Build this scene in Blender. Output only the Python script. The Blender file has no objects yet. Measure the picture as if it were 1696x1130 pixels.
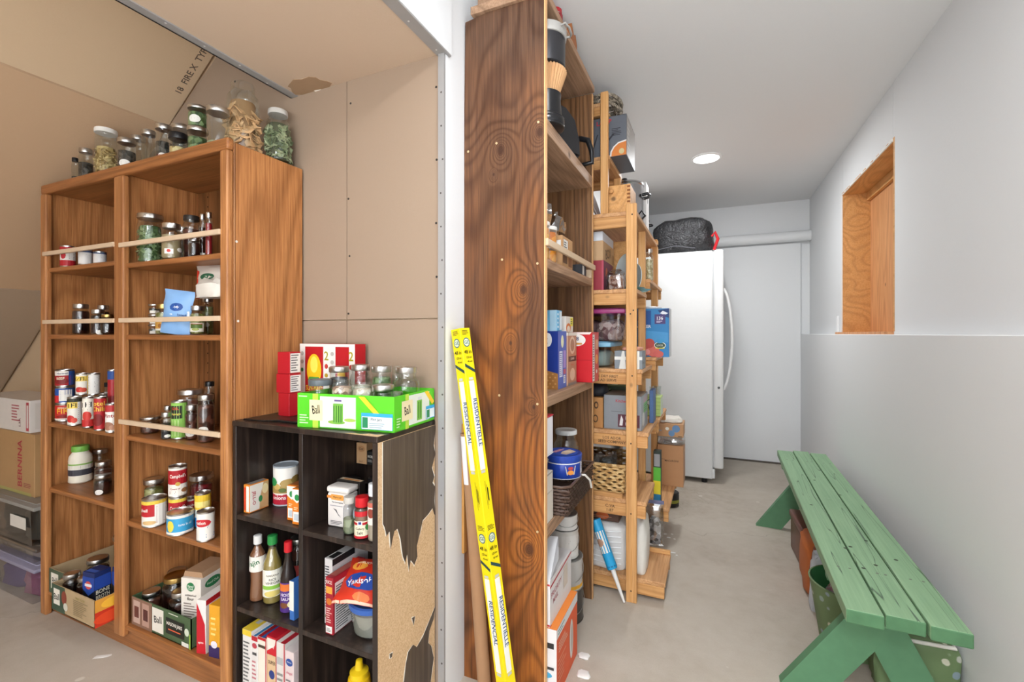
import bpy, bmesh, math, random
from mathutils import Vector, Matrix
random.seed(7)
S = bpy.context.scene
COL = S.collection
PI = math.pi

# ------------------------------------------------------------ camera, light, exposure
cd = bpy.data.cameras.new('camera'); cam = bpy.data.objects.new('camera', cd); COL.objects.link(cam)
cam.location = (0, 0, 1.15); cam.rotation_euler = (PI/2, 0, math.radians(23.8))
cd.sensor_width = 36; cd.lens = 36*754/1696; cd.shift_y = -12/1696; cd.clip_start = .02
S.camera = cam
S.view_settings.view_transform = 'Standard'; S.view_settings.look = 'None'
S.view_settings.gamma = 1; S.view_settings.use_curve_mapping = False
S.view_settings.exposure = 0.6
W = bpy.data.worlds.new('world'); S.world = W; W.use_nodes = True
W.node_tree.nodes['Background'].inputs[0].default_value = (.9, .95, 1, 1)
W.node_tree.nodes['Background'].inputs[1].default_value = .3

def lamp(name, kind, loc, power, col=(1, .96, .9), size=.15, sy=None, rot=(0, 0, 0)):
    l = bpy.data.lights.new(name, kind); l.energy = power; l.color = col
    if kind == 'AREA':
        l.shape = 'RECTANGLE' if sy else 'DISK'; l.size = size
        if sy: l.size_y = sy
    else: l.shadow_soft_size = size
    o = bpy.data.objects.new(name, l); COL.objects.link(o); o.location = loc; o.rotation_euler = rot
    o['kind'] = 'structure'
    return o
lamp('downlight_beam', 'AREA', (-.04, 3.29, 2.305), 9, col=(.95, .98, 1), size=.16)
lamp('downlight_beam', 'AREA', (-.04, .75, 2.305), 5.5, col=(.95, .98, 1), size=.2)
lamp('downlight_beam', 'AREA', (-.04, -1.3, 2.305), 24, col=(.95, .98, 1), size=.3)
lamp('added_upward_fill', 'AREA', (.3, -1.2, .9), 50, col=(.9, .95, 1), size=.9, rot=(PI, 0, 0))  # added fill behind the camera to brighten the ceiling, an invented source
lamp('open_doorway_daylight', 'AREA', (-.05, -2.58, 1.1), 28, col=(.9, .95, 1), size=1.5, sy=2.0, rot=(math.radians(98), 0, 0))  # added fill in front of the rear wall, no doorway is built there
lamp('added_overhead_fill', 'AREA', (-.9, -1.7, 2.28), 27, col=(.97, .98, 1), size=1.2, sy=.9, rot=(math.radians(25), 0, 0))  # added overhead fill behind the camera, not a known fixture

# ------------------------------------------------------------ materials
def lin(c):
    if isinstance(c, str): c = tuple(int(c[i:i+2], 16) for i in (0, 2, 4))
    return tuple(((v/255)/12.92 if v/255 <= .04045 else ((v/255+.055)/1.055)**2.4) for v in c)+(1,)
class NT:
    def __init__(s, name):
        s.m = bpy.data.materials.new(name); s.m.use_nodes = True; s.t = s.m.node_tree; s.b = s.t.nodes['Principled BSDF']
    def n(s, typ, ins=None, **kw):
        k = s.t.nodes.new('ShaderNode'+typ)
        for a, v in kw.items(): setattr(k, a, v)
        for a, v in (ins or {}).items():
            if isinstance(v, bpy.types.NodeSocket): s.t.links.new(v, k.inputs[a])
            else: k.inputs[a].default_value = v
        return k
    def L(s, a, b): s.t.links.new(a, b)
    def coord(s, scale=(1, 1, 1), rnd=True, rot=(0, 0, 0)):
        tc = s.n('TexCoord'); v = tc.outputs['Object']
        if rnd:
            oi = s.n('ObjectInfo'); cx = s.n('CombineXYZ', {0: oi.outputs['Random'], 1: oi.outputs['Random'], 2: oi.outputs['Random']})
            mu = s.n('VectorMath', {0: cx.outputs[0], 1: (13, 7, 19)}, operation='MULTIPLY')
            v = s.n('VectorMath', {0: v, 1: mu.outputs[0]}, operation='ADD').outputs[0]
        return s.n('Mapping', {'Vector': v, 'Scale': scale, 'Rotation': rot}).outputs[0]
    def noise(s, v, sc, det=3, rough=.5, dist=0):
        return s.n('TexNoise', {'Vector': v, 'Scale': sc, 'Detail': det, 'Roughness': rough, 'Distortion': dist}).outputs[0]
    def ramp(s, f, stops):
        r = s.n('ValToRGB', {0: f}); e = r.color_ramp.elements
        while len(e) < len(stops): e.new(.5)
        for k, (p, c) in zip(e, stops): k.position = p; k.color = lin(c)
        return r.outputs[0]
    def mix(s, f, a, b, mode='MIX'):
        k = s.n('Mix', data_type='RGBA', blend_type=mode)
        for i, v in ((0, f), (6, a), (7, b)):
            if isinstance(v, bpy.types.NodeSocket): s.L(v, k.inputs[i])
            else: k.inputs[i].default_value = v
        return k.outputs[2]
    def math(s, op, a, b=0, c=0):
        return s.n('Math', {0: a, 1: b, 2: c}, operation=op).outputs[0]
    def bump(s, h, st=.2, d=.002):
        k = s.n('Bump', {'Height': h, 'Strength': st, 'Distance': d}); s.L(k.outputs[0], s.b.inputs['Normal'])
    def col(s, c): s.L(c, s.b.inputs['Base Color'])
    def rough(s, r, metal=0, spec=.5):
        s.b.inputs['Roughness'].default_value = r; s.b.inputs['Metallic'].default_value = metal
        s.b.inputs['Specular IOR Level'].default_value = spec

_pc = {}
def P(c, rough=.5, metal=0, var=.05, spec=.4):
    key = (c, rough, metal, var)
    if key in _pc: return _pc[key]
    t = NT('paint_'+str(c)); t.rough(rough, metal, spec)
    L = lin(c); D = tuple(x*(1-var) for x in L[:3])+(1,); U = tuple(min(1, x*(1+var)) for x in L[:3])+(1,)
    t.col(t.mix(t.noise(t.coord(rnd=False), 30, 2), D, U))
    _pc[key] = t.m; return t.m

def wood(name, light, mid, dark, axis=2, rings=9, sc=3.2, stretch=.12, fib=130, blot=None, blot_sc=2.5, rough=.5, knots=0, line=.35, zgrad=None, bump=.25, spots=()):
    t = NT(name); s3 = [1, 1, 1]; s3[axis] = stretch
    v = t.coord(tuple(s3)); f3 = [1, 1, 1]; f3[axis] = .03; vf = t.coord(tuple(f3))
    n = t.noise(v, sc, 2, .45, .3); dk = None
    for sx, sz, sr in spots:
        pv = t.n('VectorMath', {0: t.n('TexCoord').outputs['Object'], 1: (-sx, 0, -sz)}, operation='ADD').outputs[0]
        pv = t.n('VectorMath', {0: pv, 1: (1/sr, 0, .7/sr)}, operation='MULTIPLY').outputs[0]
        ds = t.n('VectorMath', {0: pv}, operation='LENGTH').outputs['Value']
        dk = ds if dk is None else t.math('MINIMUM', dk, ds)
    if dk is not None: n = t.math('ADD', n, t.math('MULTIPLY', t.math('EXPONENT', t.math('MULTIPLY', dk, -.45)), .22))
    bands = t.math('SINE', t.math('MULTIPLY', n, rings*6.283)); bands = t.math('MULTIPLY_ADD', bands, .5, .5)
    bands = t.math('POWER', bands, 2.2)
    fn = t.noise(vf, fib, 3, .6)
    base = t.ramp(fn, [(.3, mid), (.62, light)])
    if blot:
        bl = t.n('MapRange', {0: t.noise(v, blot_sc, 3, .55, .4), 1: .42, 2: .62}).outputs[0]
        base = t.mix(bl, base, t.ramp(fn, [(.3, blot[1]), (.65, blot[0])]))
    if zgrad:
        sp = t.n('SeparateXYZ', {0: t.n('TexCoord').outputs['Object']}).outputs[2]
        zz = t.math('ADD', sp, t.math('MULTIPLY', t.noise(v, 3, 3), 1.0))
        g = t.n('MapRange', {0: zz, 1: zgrad[0], 2: zgrad[1]}).outputs[0]
        base = t.mix(g, base, t.ramp(fn, [(.3, zgrad[2]), (.7, zgrad[3])]))
    c = t.mix(t.math('MULTIPLY', bands, line), base, lin(dark))
    pores = t.n('MapRange', {0: t.noise(vf, fib*2.2, 2, .5), 1: .58, 2: .7}).outputs[0]
    c = t.mix(t.math('MULTIPLY', pores, .35), c, lin(dark))
    if knots:
        k3 = [1, 1, 1]; k3[axis] = .7
        vo = t.n('TexVoronoi', {'Vector': t.coord(tuple(k3)), 'Scale': knots, 'Randomness': 1.0})
        kd = t.math('ADD', vo.outputs['Distance'], t.math('MULTIPLY', t.noise(v, 30, 2), .05))
        kf = t.n('MapRange', {0: kd, 1: .09, 2: .05}).outputs[0]
        c = t.mix(t.math('MULTIPLY', kf, .75), c, lin('3a2011'))
    if dk is not None:
        dk2 = t.math('ADD', dk, t.math('MULTIPLY', t.math('SUBTRACT', fn, .5), .5))
        c = t.mix(t.math('MULTIPLY', t.n('MapRange', {0: dk2, 1: 1.3, 2: .6}).outputs[0], .8), c, lin('3c2012'))
    t.col(c); t.rough(rough, 0, .35); t.bump(t.math('ADD', t.math('MULTIPLY', bands, .5), fn), bump, .0015)
    return t.m
OAK = wood('oak', 'bf8450', '9c6238', '66391b', rings=34, sc=1.7, stretch=.13, fib=170, rough=.38, line=.38)
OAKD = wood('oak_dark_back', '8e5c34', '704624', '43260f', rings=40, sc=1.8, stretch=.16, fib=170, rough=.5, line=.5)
OAKX = wood('oak_along_shelf', 'aa6f40', '8c5830', '5e3619', axis=0, rings=20, sc=2, rough=.4, line=.3)
PLYD = wood('stained_plywood', 'a8662b', '864a20', '3a1e0d', rings=44, sc=1.5, stretch=.38, fib=120, blot=('70482c', '52321d'), blot_sc=3.4, rough=.42, knots=0, spots=[(.135, 1.745, .012), (.215, 1.29, .012), (.27, 1.78, .012), (.235, .47, .016), (.11, 1.67, .004), (.17, 1.12, .005), (.25, .92, .005)], line=.5, zgrad=(1.75, 2.5, '4e3628', '6e4f3a'))
PLYI = wood('stained_plywood_inner', '86603f', '664427', '3c2413', rings=40, sc=2.4, stretch=.10, rough=.5, line=.55)
SHELFW = wood('fir_shelf_board', 'b89478', '9c7a5e', '644a36', axis=1, rings=26, sc=2, stretch=.2, knots=4, rough=.6, line=.38)
PINEZ = wood('pine_post', 'e0ae74', 'cf9658', 'a56a34', rings=14, sc=6, stretch=.06, knots=6, rough=.55, line=.35)
PINEX = wood('pine_across', 'd8a56c', 'c48c52', '9a6230', axis=0, rings=14, sc=5, stretch=.08, knots=6, rough=.55, line=.35)
PINEY = wood('pine_along', 'd8a878', 'bf8c5c', '95623a', axis=1, rings=14, sc=5, stretch=.08, knots=5, rough=.55, line=.35)
WPLY = wood('window_plywood', 'e2ad70', 'd59c5c', 'a06c38', axis=1, rings=22, sc=2.5, stretch=.3, knots=5, rough=.55, line=.3)
WFIR = wood('window_fir', 'dfa472', 'd0925f', '9a6038', rings=16, sc=5, stretch=.1, knots=6, rough=.55, line=.3)
BAR = P('d2b89a', .6)
def black_wood():
    t = NT('black_brown_laminate'); v = t.coord((1, 1, .05)); n = t.noise(v, 60, 3, .6)
    t.col(t.ramp(n, [(.3, '1e1714'), (.55, '2f2520'), (.75, '4a3c33')])); t.rough(.35); t.bump(n, .15, .001); return t.m
BLK = black_wood()
def greywood():
    t = NT('grey_brown_paper_veneer'); v = t.coord((1, 1, .04)); n = t.noise(v, 70, 4, .6)
    t.col(t.ramp(n, [(.3, '3f332b'), (.55, '54473c'), (.8, '6f6154')])); t.rough(.5); return t.m
VEN = greywood()
def particle():
    t = NT('particle_board'); v = t.coord(); n = t.noise(v, 260, 3, .7); m = t.noise(v, 9, 3)
    c = t.mix(m, t.ramp(n, [(.35, 'b89068'), (.6, 'd6b48a')]), t.ramp(n, [(.35, 'c8a47a'), (.6, 'dfc19a')]))
    t.col(c); t.rough(.8); t.bump(n, .2, .0008); return t.m
PART = particle()
def wallmat(name, a, b, tex=.06, rough=.75):
    t = NT(name); v = t.coord(rnd=False); n = t.noise(v, 2.2, 3); f = t.noise(v, 220, 2)
    t.col(t.mix(f, t.ramp(n, [(.3, a), (.7, b)]), t.ramp(n, [(.3, b), (.7, a)]))); t.rough(rough, 0, .25); t.bump(f, tex, .001); return t.m
WHITE = wallmat('white_painted_wall', 'e6e7e9', 'eceded')
CEIL = wallmat('white_ceiling_paint', 'e4e4e4', 'eae9e8')
TAN = wallmat('bare_drywall_paper', '9d8874', 'a48f7c', .1, .9)  # same drywall as the soffit, darkened here to offset strong fill light
TAN2 = wallmat('bare_drywall_paper_slope', 'ccb08f', 'd2b898', .1, .9)  # slope copy of that drywall, paled to make up for weaker light
def concrete():
    t = NT('concrete'); v = t.coord(rnd=False)
    a = t.noise(v, 1.6, 5, .6, .4); b = t.noise(v, 14, 6, .65); f = t.noise(v, 260, 2, .7)
    c = t.ramp(a, [(.3, 'b0a596'), (.5, 'c0b6a8'), (.7, 'cec6ba')])
    c = t.mix(t.n('MapRange', {0: b, 1: .35, 2: .7}).outputs[0], c, lin('d0c8bd'), 'MIX')
    c = t.mix(.5, c, t.ramp(a, [(.3, 'ac9f90'), (.7, 'c6bcae')]))
    c = t.mix(t.math('MULTIPLY', f, .25), c, lin('7d6f60'))
    w = t.n('VectorMath', {0: v, 1: t.n('TexNoise', {'Vector': v, 'Scale': 2.5, 'Detail': 4}).outputs[1]}, operation='ADD').outputs[0]
    vo = t.n('TexVoronoi', {'Vector': w, 'Scale': .55}, feature='DISTANCE_TO_EDGE').outputs[0]
    cr = t.n('MapRange', {0: vo, 1: .0025, 2: .0}).outputs[0]
    c = t.mix(t.math('MULTIPLY', cr, .35), c, lin('6a5c4e'))
    sp = t.n('MapRange', {0: t.noise(v, 9, 2, .5), 1: .74, 2: .76}).outputs[0]
    c = t.mix(t.math('MULTIPLY', sp, .6), c, lin('e0dcd2'))
    t.col(c); t.rough(.7, 0, .3); t.bump(t.math('ADD', b, t.math('MULTIPLY', f, .3)), .15, .003); return t.m
CONC = concrete()
def green():
    t = NT('worn_green_paint'); v = t.coord((1, .03, 1)); n = t.noise(v, 90, 3, .6); b = t.noise(t.coord(), 5, 4, .6)
    c = t.mix(b, t.ramp(n, [(.3, '769b76'), (.7, '87ab83')]), t.ramp(n, [(.3, '80a47d'), (.7, '96b890')]))
    vc = t.coord((1, .035, 1)); k = t.noise(vc, 34, 1, .5, .15)
    cr = t.n('MapRange', {0: t.math('ABSOLUTE', t.math('SUBTRACT', k, .6)), 1: .010, 2: .0}).outputs[0]
    c = t.mix(t.math('MULTIPLY', cr, .9), c, lin('2c4230'))
    wn = t.n('MapRange', {0: t.noise(t.coord(), 11, 4, .7), 1: .68, 2: .76}).outputs[0]
    c = t.mix(t.math('MULTIPLY', wn, .35), c, lin('a9c4a2'))
    t.col(c); t.rough(.5); t.bump(t.math('SUBTRACT', n, t.math('MULTIPLY', cr, 2)), .3, .002); return t.m
GRN = green()
GRND = P('5c8a66', .55, 0, .12); GRNE = P('527d58', .7, 0, .25)  # leg green: less worn, and darkened for the shade under the bench
def glass(name='clear_glass', tint=(.90, .93, .92, 1), base=.07, k=.8):
    t = NT(name); t.t.nodes.remove(t.b)
    tr = t.n('BsdfTransparent', {0: tint}); gl = t.n('BsdfGlossy', {0: (1, 1, 1, 1), 'Roughness': .06})
    lw = t.n('LayerWeight', {'Blend': .35}); f = t.math('MULTIPLY_ADD', t.math('POWER', lw.outputs['Facing'], 2.5), k, base)
    mx = t.n('MixShader', {0: f, 1: tr.outputs[0], 2: gl.outputs[0]})
    t.L(mx.outputs[0], t.t.nodes['Material Output'].inputs[0]); return t.m
GLASS = glass()
PLASTIC = glass('clear_plastic', (.86, .88, .9, 1), .12, .5)
SMOKE = glass('cloudy_plastic_film', (.8, .8, .8, 1), .22, .5)
def chipmat(name, cols, sc=60, rough=.6):
    t = NT(name); v = t.coord()
    vo = t.n('TexVoronoi', {'Vector': v, 'Scale': sc, 'Randomness': 1.0}); sp = t.n('SeparateColor', {0: vo.outputs['Color']})
    st = [(i/max(1, len(cols)-1)*.8+.1, c) for i, c in enumerate(cols)]
    t.col(t.ramp(sp.outputs[0], st)); t.rough(rough); t.bump(vo.outputs['Distance'], .8, .004); return t.m
LEAF = chipmat('dried_green_leaf', ['2f4a26', '4d6b3a', '7d9465'], 70)
LEAFP = chipmat('pale_dried_leaf', ['5c6a4c', '7f8d68', 'a8b08c'], 45)
DHERB = chipmat('dark_dried_herb', ['1c1a16', '35302a', '55504a'], 90)
GRAIN = chipmat('pale_grain', ['a08c5e', 'c8b98a', 'e0d6b4'], 110)
BEANS = chipmat('white_beans', ['b8ab94', 'e0d8c6', 'f2eee2'], 90)
PINTO = chipmat('speckled_beans', ['8a6a58', 'c8a890', 'e6d4c2'], 90)
OATS = chipmat('golden_pasta', ['8f7440', 'bfa268', 'd9c48c'], 60)
JAM = chipmat('dark_preserve', ['1a0c0a', '2a1210', '3c1c16'], 25, .25)
REDJ = chipmat('red_preserve', ['5a0f16', '7c1822', 'a02a34'], 30, .25)
BROWNJ = chipmat('brown_preserve', ['40211a', '5e3226', '7a4a3a'], 40, .3)
PEACH = chipmat('orange_fruit', ['c86a14', 'e8922a', 'f2b04c'], 45, .3)
OLIVE = chipmat('pickled_vegetable', ['6c6a34', '8c8a50', 'b4b07c'], 50, .35)
WAX = P('e6e0cf', .35)
METAL = P('c9c7c4', .28, 1)
STEEL = P('b8b8ba', .22, 1)
GALV = P('8e9094', .45, .6)
GOLD = P('b99a5e', .3, 1)
ALU = P('a8a7a6', .5, .3)
PLAS = P('e4e4e6', .35)
BLACKP = P('17171a', .3)

# ------------------------------------------------------------ mesh helpers
def fin(name, bm, mats, parent=None, smooth=None, kind=None):
    me = bpy.data.meshes.new(name); bm.normal_update(); bm.to_mesh(me); bm.free()
    for m in (mats if isinstance(mats, (list, tuple)) else [mats]): me.materials.append(m)
    if smooth: 
        me.polygons.foreach_set('use_smooth', [True]*len(me.polygons)); me.set_sharp_from_angle(angle=math.radians(smooth))
    o = bpy.data.objects.new(name, me); COL.objects.link(o)
    if parent: o.parent = parent
    if kind: o['kind'] = kind
    return o
def tag(o, label, cat, group=None):
    o['label'] = label; o['category'] = cat
    if group: o['group'] = group
    return o
def thing(name, label, cat, loc=(0, 0, 0), rz=0, group=None):
    o = bpy.data.objects.new(name, None); COL.objects.link(o); o.empty_display_size = .02
    o.location = loc; o.rotation_euler = (0, 0, rz); return tag(o, label, cat, group)
def abox(bm, x0, y0, z0, x1, y1, z1, bv=0, mi=0, seg=1):
    r = bmesh.ops.create_cube(bm, size=1); vs = r['verts']
    for v in vs: v.co = Vector(((x0+x1)/2+v.co.x*(x1-x0), (y0+y1)/2+v.co.y*(y1-y0), (z0+z1)/2+v.co.z*(z1-z0)))
    fs = set(f for v in vs for f in v.link_faces)
    for f in fs: f.material_index = mi
    if bv:
        es = list(set(e for v in vs for e in v.link_edges))
        rr = bmesh.ops.bevel(bm, geom=es, offset=bv, segments=seg, affect='EDGES', profile=.5)
        for f in rr['faces']: f.material_index = mi
    return vs
def box(name, x0, y0, z0, x1, y1, z1, m, parent=None, bv=.0015, seg=1, kind=None):
    bm = bmesh.new(); abox(bm, x0, y0, z0, x1, y1, z1, bv, 0, seg); return fin(name, bm, m, parent, kind=kind)
def lathe(bm, prof, seg=24, c=(0, 0, 0), mi=0, cap0=True, cap1=True, a0=0, a1=2*PI):
    rings = []
    for r, z in prof:
        rings.append([bm.verts.new((c[0]+r*math.cos(a0+(a1-a0)*i/seg), c[1]+r*math.sin(a0+(a1-a0)*i/seg), c[2]+z)) for i in range(seg)])
    for a, b in zip(rings, rings[1:]):
        for i in range(seg):
            f = bm.faces.new((a[i], a[(i+1) % seg], b[(i+1) % seg], b[i])); f.material_index = mi
    if cap0: f = bm.faces.new(rings[0][::-1]); f.material_index = mi
    if cap1: f = bm.faces.new(rings[-1]); f.material_index = mi
def rev(name, prof, m, parent=None, seg=24, c=(0, 0, 0), cap0=True, cap1=True, sm=35):
    bm = bmesh.new(); lathe(bm, prof, seg, c, 0, cap0, cap1); return fin(name, bm, m, parent, sm)
def tube(bm, pts, r, seg=8, mi=0, closed=False):
    pts = [Vector(p) for p in pts]; rings = []; n = len(pts)
    rr = r if isinstance(r, (list, tuple)) else [r]*n
    for i, p in enumerate(pts):
        a = pts[(i-1) % n] if (closed or i) else p; b = pts[(i+1) % n] if (closed or i < n-1) else p
        d = (b-a).normalized(); u = d.orthogonal().normalized() if not rings else (pu-d*pu.dot(d)).normalized()
        pu = u; w = d.cross(u)
        rings.append([bm.verts.new(p+(u*math.cos(2*PI*k/seg)+w*math.sin(2*PI*k/seg))*rr[i]) for k in range(seg)])
    pr = list(zip(rings, rings[1:]))+([(rings[-1], rings[0])] if closed else [])
    for a, b in pr:
        for k in range(seg):
            bm.faces.new((a[k], a[(k+1) % seg], b[(k+1) % seg], b[k])).material_index = mi
    if not closed: bm.faces.new(rings[0][::-1]).material_index = mi; bm.faces.new(rings[-1]).material_index = mi
def prism(bm, poly, fn, d0, d1, mi=0):
    a = [bm.verts.new(fn(u, v, d0)) for u, v in poly]; b = [bm.verts.new(fn(u, v, d1)) for u, v in poly]
    n = len(poly)
    for f in (a[::-1], b): bm.faces.new(f).material_index = mi
    for i in range(n): bm.faces.new((a[i], a[(i+1) % n], b[(i+1) % n], b[i])).material_index = mi
    bmesh.ops.recalc_face_normals(bm, faces=bm.faces)

# ------------------------------------------------------------ flat print
_tx = {}
def textmesh(s):
    if s not in _tx:
        cu = bpy.data.curves.new('t', 'FONT'); cu.body = s; cu.resolution_u = 2; cu.offset = .014; cu.align_x = 'LEFT'
        o = bpy.data.objects.new('t', cu); COL.objects.link(o)
        dg = bpy.context.evaluated_depsgraph_get(); me = o.evaluated_get(dg).to_mesh()
        vs = [(v.co.x, v.co.y) for v in me.vertices]; fs = [tuple(p.vertices) for p in me.polygons]
        o.evaluated_get(dg).to_mesh_clear(); bpy.data.objects.remove(o); bpy.data.curves.remove(cu)
        if vs:
            x0 = min(v[0] for v in vs); x1 = max(v[0] for v in vs); y0 = min(v[1] for v in vs); y1 = max(v[1] for v in vs)
        else: x0 = x1 = y0 = y1 = 0
        _tx[s] = (vs, fs, x0, x1, y0, y1)
    return _tx[s]
class Print:
    """Flat ink on a real face: fn(u, v, d) maps metres on the face to a point; ops are in fractions of the face W x H."""
    def __init__(s, bm, mats): s.bm = bm; s.mats = mats
    def mi(s, c):
        m = P(c, .5) if isinstance(c, (str, tuple)) else c
        if m not in s.mats: s.mats.append(m)
        return s.mats.index(m)
    def face(s, fn, pts, d, mi):
        try:
            f = s.bm.faces.new([s.bm.verts.new(fn(u, v, d)) for u, v in pts]); f.material_index = mi
        except ValueError: pass
    def go(s, fn, W, H, ops, d0=.0004, nx=1):
        d = d0
        for o in ops:
            d += .00012; k = o[0]
            if k == 'r':
                _, a, b, c, e, col = o; mi = s.mi(col); n = max(1, int(abs(c-a)*nx+.99))
                for i in range(n):
                    x0 = (a+(c-a)*i/n)*W; x1 = (a+(c-a)*(i+1)/n)*W
                    s.face(fn, [(x0, b*H), (x1, b*H), (x1, e*H), (x0, e*H)], d, mi)
            elif k == 'e':
                _, a, b, ru, rv, col = o; mi = s.mi(col); n = 20
                if nx > 1:
                    for i in range(10):
                        t0 = -1+2*i/10; t1 = t0+.2; h0 = math.sqrt(max(0, 1-t0*t0)); h1 = math.sqrt(max(0, 1-t1*t1))
                        pts = [((a+ru*t0)*W, (b-rv*h0)*H), ((a+ru*t1)*W, (b-rv*h1)*H), ((a+ru*t1)*W, (b+rv*h1)*H), ((a+ru*t0)*W, (b+rv*h0)*H)]
                        q = []
                        for p_ in pts:
                            if not q or (abs(p_[0]-q[-1][0])+abs(p_[1]-q[-1][1]) > 1e-7): q.append(p_)
                        if abs(q[0][0]-q[-1][0])+abs(q[0][1]-q[-1][1]) < 1e-7: q.pop()
                        if len(q) > 2: s.face(fn, q, d, mi)
                else: s.face(fn, [((a+ru*math.cos(2*PI*i/n))*W, (b+rv*math.sin(2*PI*i/n))*H) for i in range(n)], d, mi)
            elif k == 'p': s.face(fn, [(u*W, v*H) for u, v in o[1]], d, s.mi(o[2]))
            elif k == 'l':
                _, a, b, c, e, n, col = o; mi = s.mi(col); rnd = random.Random(int(a*1000+b*777+n))
                for i in range(n):
                    y = b+(e-b)*(i+.5)/n; t = (e-b)/n*.22; x1 = a+(c-a)*rnd.uniform(.55, 1)
                    s.face(fn, [(a*W, (y-t)*H), (x1*W, (y-t)*H), (x1*W, (y+t)*H), (a*W, (y+t)*H)], d, mi)
            elif k == 't':
                _, txt, a, b, hf, col = o[:6]; rot = o[6] if len(o) > 6 else 0; mw = o[7] if len(o) > 7 else None
                mi = s.mi(col); vs, fs, x0, x1, y0, y1 = textmesh(txt)
                if not vs: continue
                sc = hf*H/(y1-y0); sx = sc
                if mw and (x1-x0)*sc > mw: sx = mw/(x1-x0)
                cr, sr = math.cos(rot), math.sin(rot); bv = []
                for x, y in vs:
                    px = (x-(x0+x1)/2)*sx; py = (y-(y0+y1)/2)*sc
                    bv.append(s.bm.verts.new(fn(a*W+px*cr-py*sr, b*H+px*sr+py*cr, d)))
                for f in fs:
                    try: s.bm.faces.new([bv[i] for i in f]).material_index = mi
                    except ValueError: pass

def carton(name, label, cat, x, y, z, w, d, h, base='e8e4da', rz=0, prints=None, group=None, lidc=None, kindf='front', sides=None, bv=.0012, m=None):
    """box with its front face plane at y (before rotation), centred on x"""
    bm = bmesh.new(); mats = [m or P(base, .5)]
    abox(bm, -w/2, 0, 0, w/2, d, h, bv)
    pr = Print(bm, mats)
    F = {'front': (lambda u, v, t: Vector((-w/2+u, -t, v)), w, h), 'right': (lambda u, v, t: Vector((w/2+t, u, v)), d, h),
         'left': (lambda u, v, t: Vector((-w/2-t, d-u, v)), d, h), 'top': (lambda u, v, t: Vector((-w/2+u, v, h+t)), w, d)}
    for f, ops in (prints or {}).items(): pr.go(*F[f], ops)
    o = fin(name, bm, mats); o.location = (x, y, z); o.rotation_euler = (0, 0, rz)
    return tag(o, label, cat, group)

def cylfn(r, ang=0):
    return lambda u, v, t: Vector(((r+t)*math.sin(u/r+ang), -(r+t)*math.cos(u/r+ang), v))
def can(label, x, y, z, r, h, ops=(), base='e8e4da', face=None, group=None, lid=METAL, name='food_can', cat='can'):
    t = thing(name, label, cat, (x, y, z), math.atan2(-x, y) if face is None else face, group)
    rev('can_body', [(r*.93, 0), (r, .0015), (r, .004), (r*.975, .006), (r*.975, h-.006), (r, h-.004), (r, h-.001), (r*.95, h), (r*.93, h-.003), (0.001, h-.003)], lid, t, 24)
    bm = bmesh.new(); mats = [P(base, .4)]
    lathe(bm, [(r*.99, .006), (r*.99, h-.006)], 24, cap0=False, cap1=False)
    H = h-.012; Print(bm, mats).go(lambda u, v, d: cylfn(r*.99)(u, v+.006, d), PI*r, H, [shiftop(o) for o in ops], nx=10)
    fin('paper_label', bm, mats, t, 40)
    return t
def shiftop(o):   # label fractions 0..1 run over the visible half of the cylinder
    o = list(o)
    if o[0] in 'rl': o[1] -= .5; o[3] -= .5
    elif o[0] == 'e': o[1] -= .5
    elif o[0] == 't': o[2] -= .5
    elif o[0] == 'p': o[1] = [(u-.5, v) for u, v in o[1]]
    return tuple(o)

def chips(name, m, r, h, z0, size, n, parent, thick=.002, seed=1, curl=True):
    rnd = random.Random(seed); bm = bmesh.new()
    for i in range(n):
        a = rnd.uniform(0, 2*PI); rr = r*rnd.uniform(.82, 1); zz = z0+h*rnd.random()
        M = Matrix.Translation((rr*math.cos(a), rr*math.sin(a), zz)) @ Matrix.Rotation(rnd.uniform(-.9, .9)+a, 4, 'Z') @ Matrix.Rotation(rnd.uniform(.3, 1.5), 4, 'Y') @ Matrix.Rotation(rnd.uniform(0, 6), 4, 'Z')
        k = 6; s = size*rnd.uniform(.6, 1.15); e = rnd.uniform(.5, 1)
        a_ = [bm.verts.new(M @ Vector((s*math.cos(2*PI*j/k), s*e*math.sin(2*PI*j/k), (s*.25*math.cos(4*PI*j/k) if curl else 0)))) for j in range(k)]
        b_ = [bm.verts.new(v.co+M.to_3x3() @ Vector((0, 0, thick))) for v in a_]
        bm.faces.new(a_[::-1]); bm.faces.new(b_)
        for j in range(k): bm.faces.new((a_[j], a_[(j+1) % k], b_[(j+1) % k], b_[j]))
    return fin(name, bm, m, parent, kind='stuff')

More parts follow.
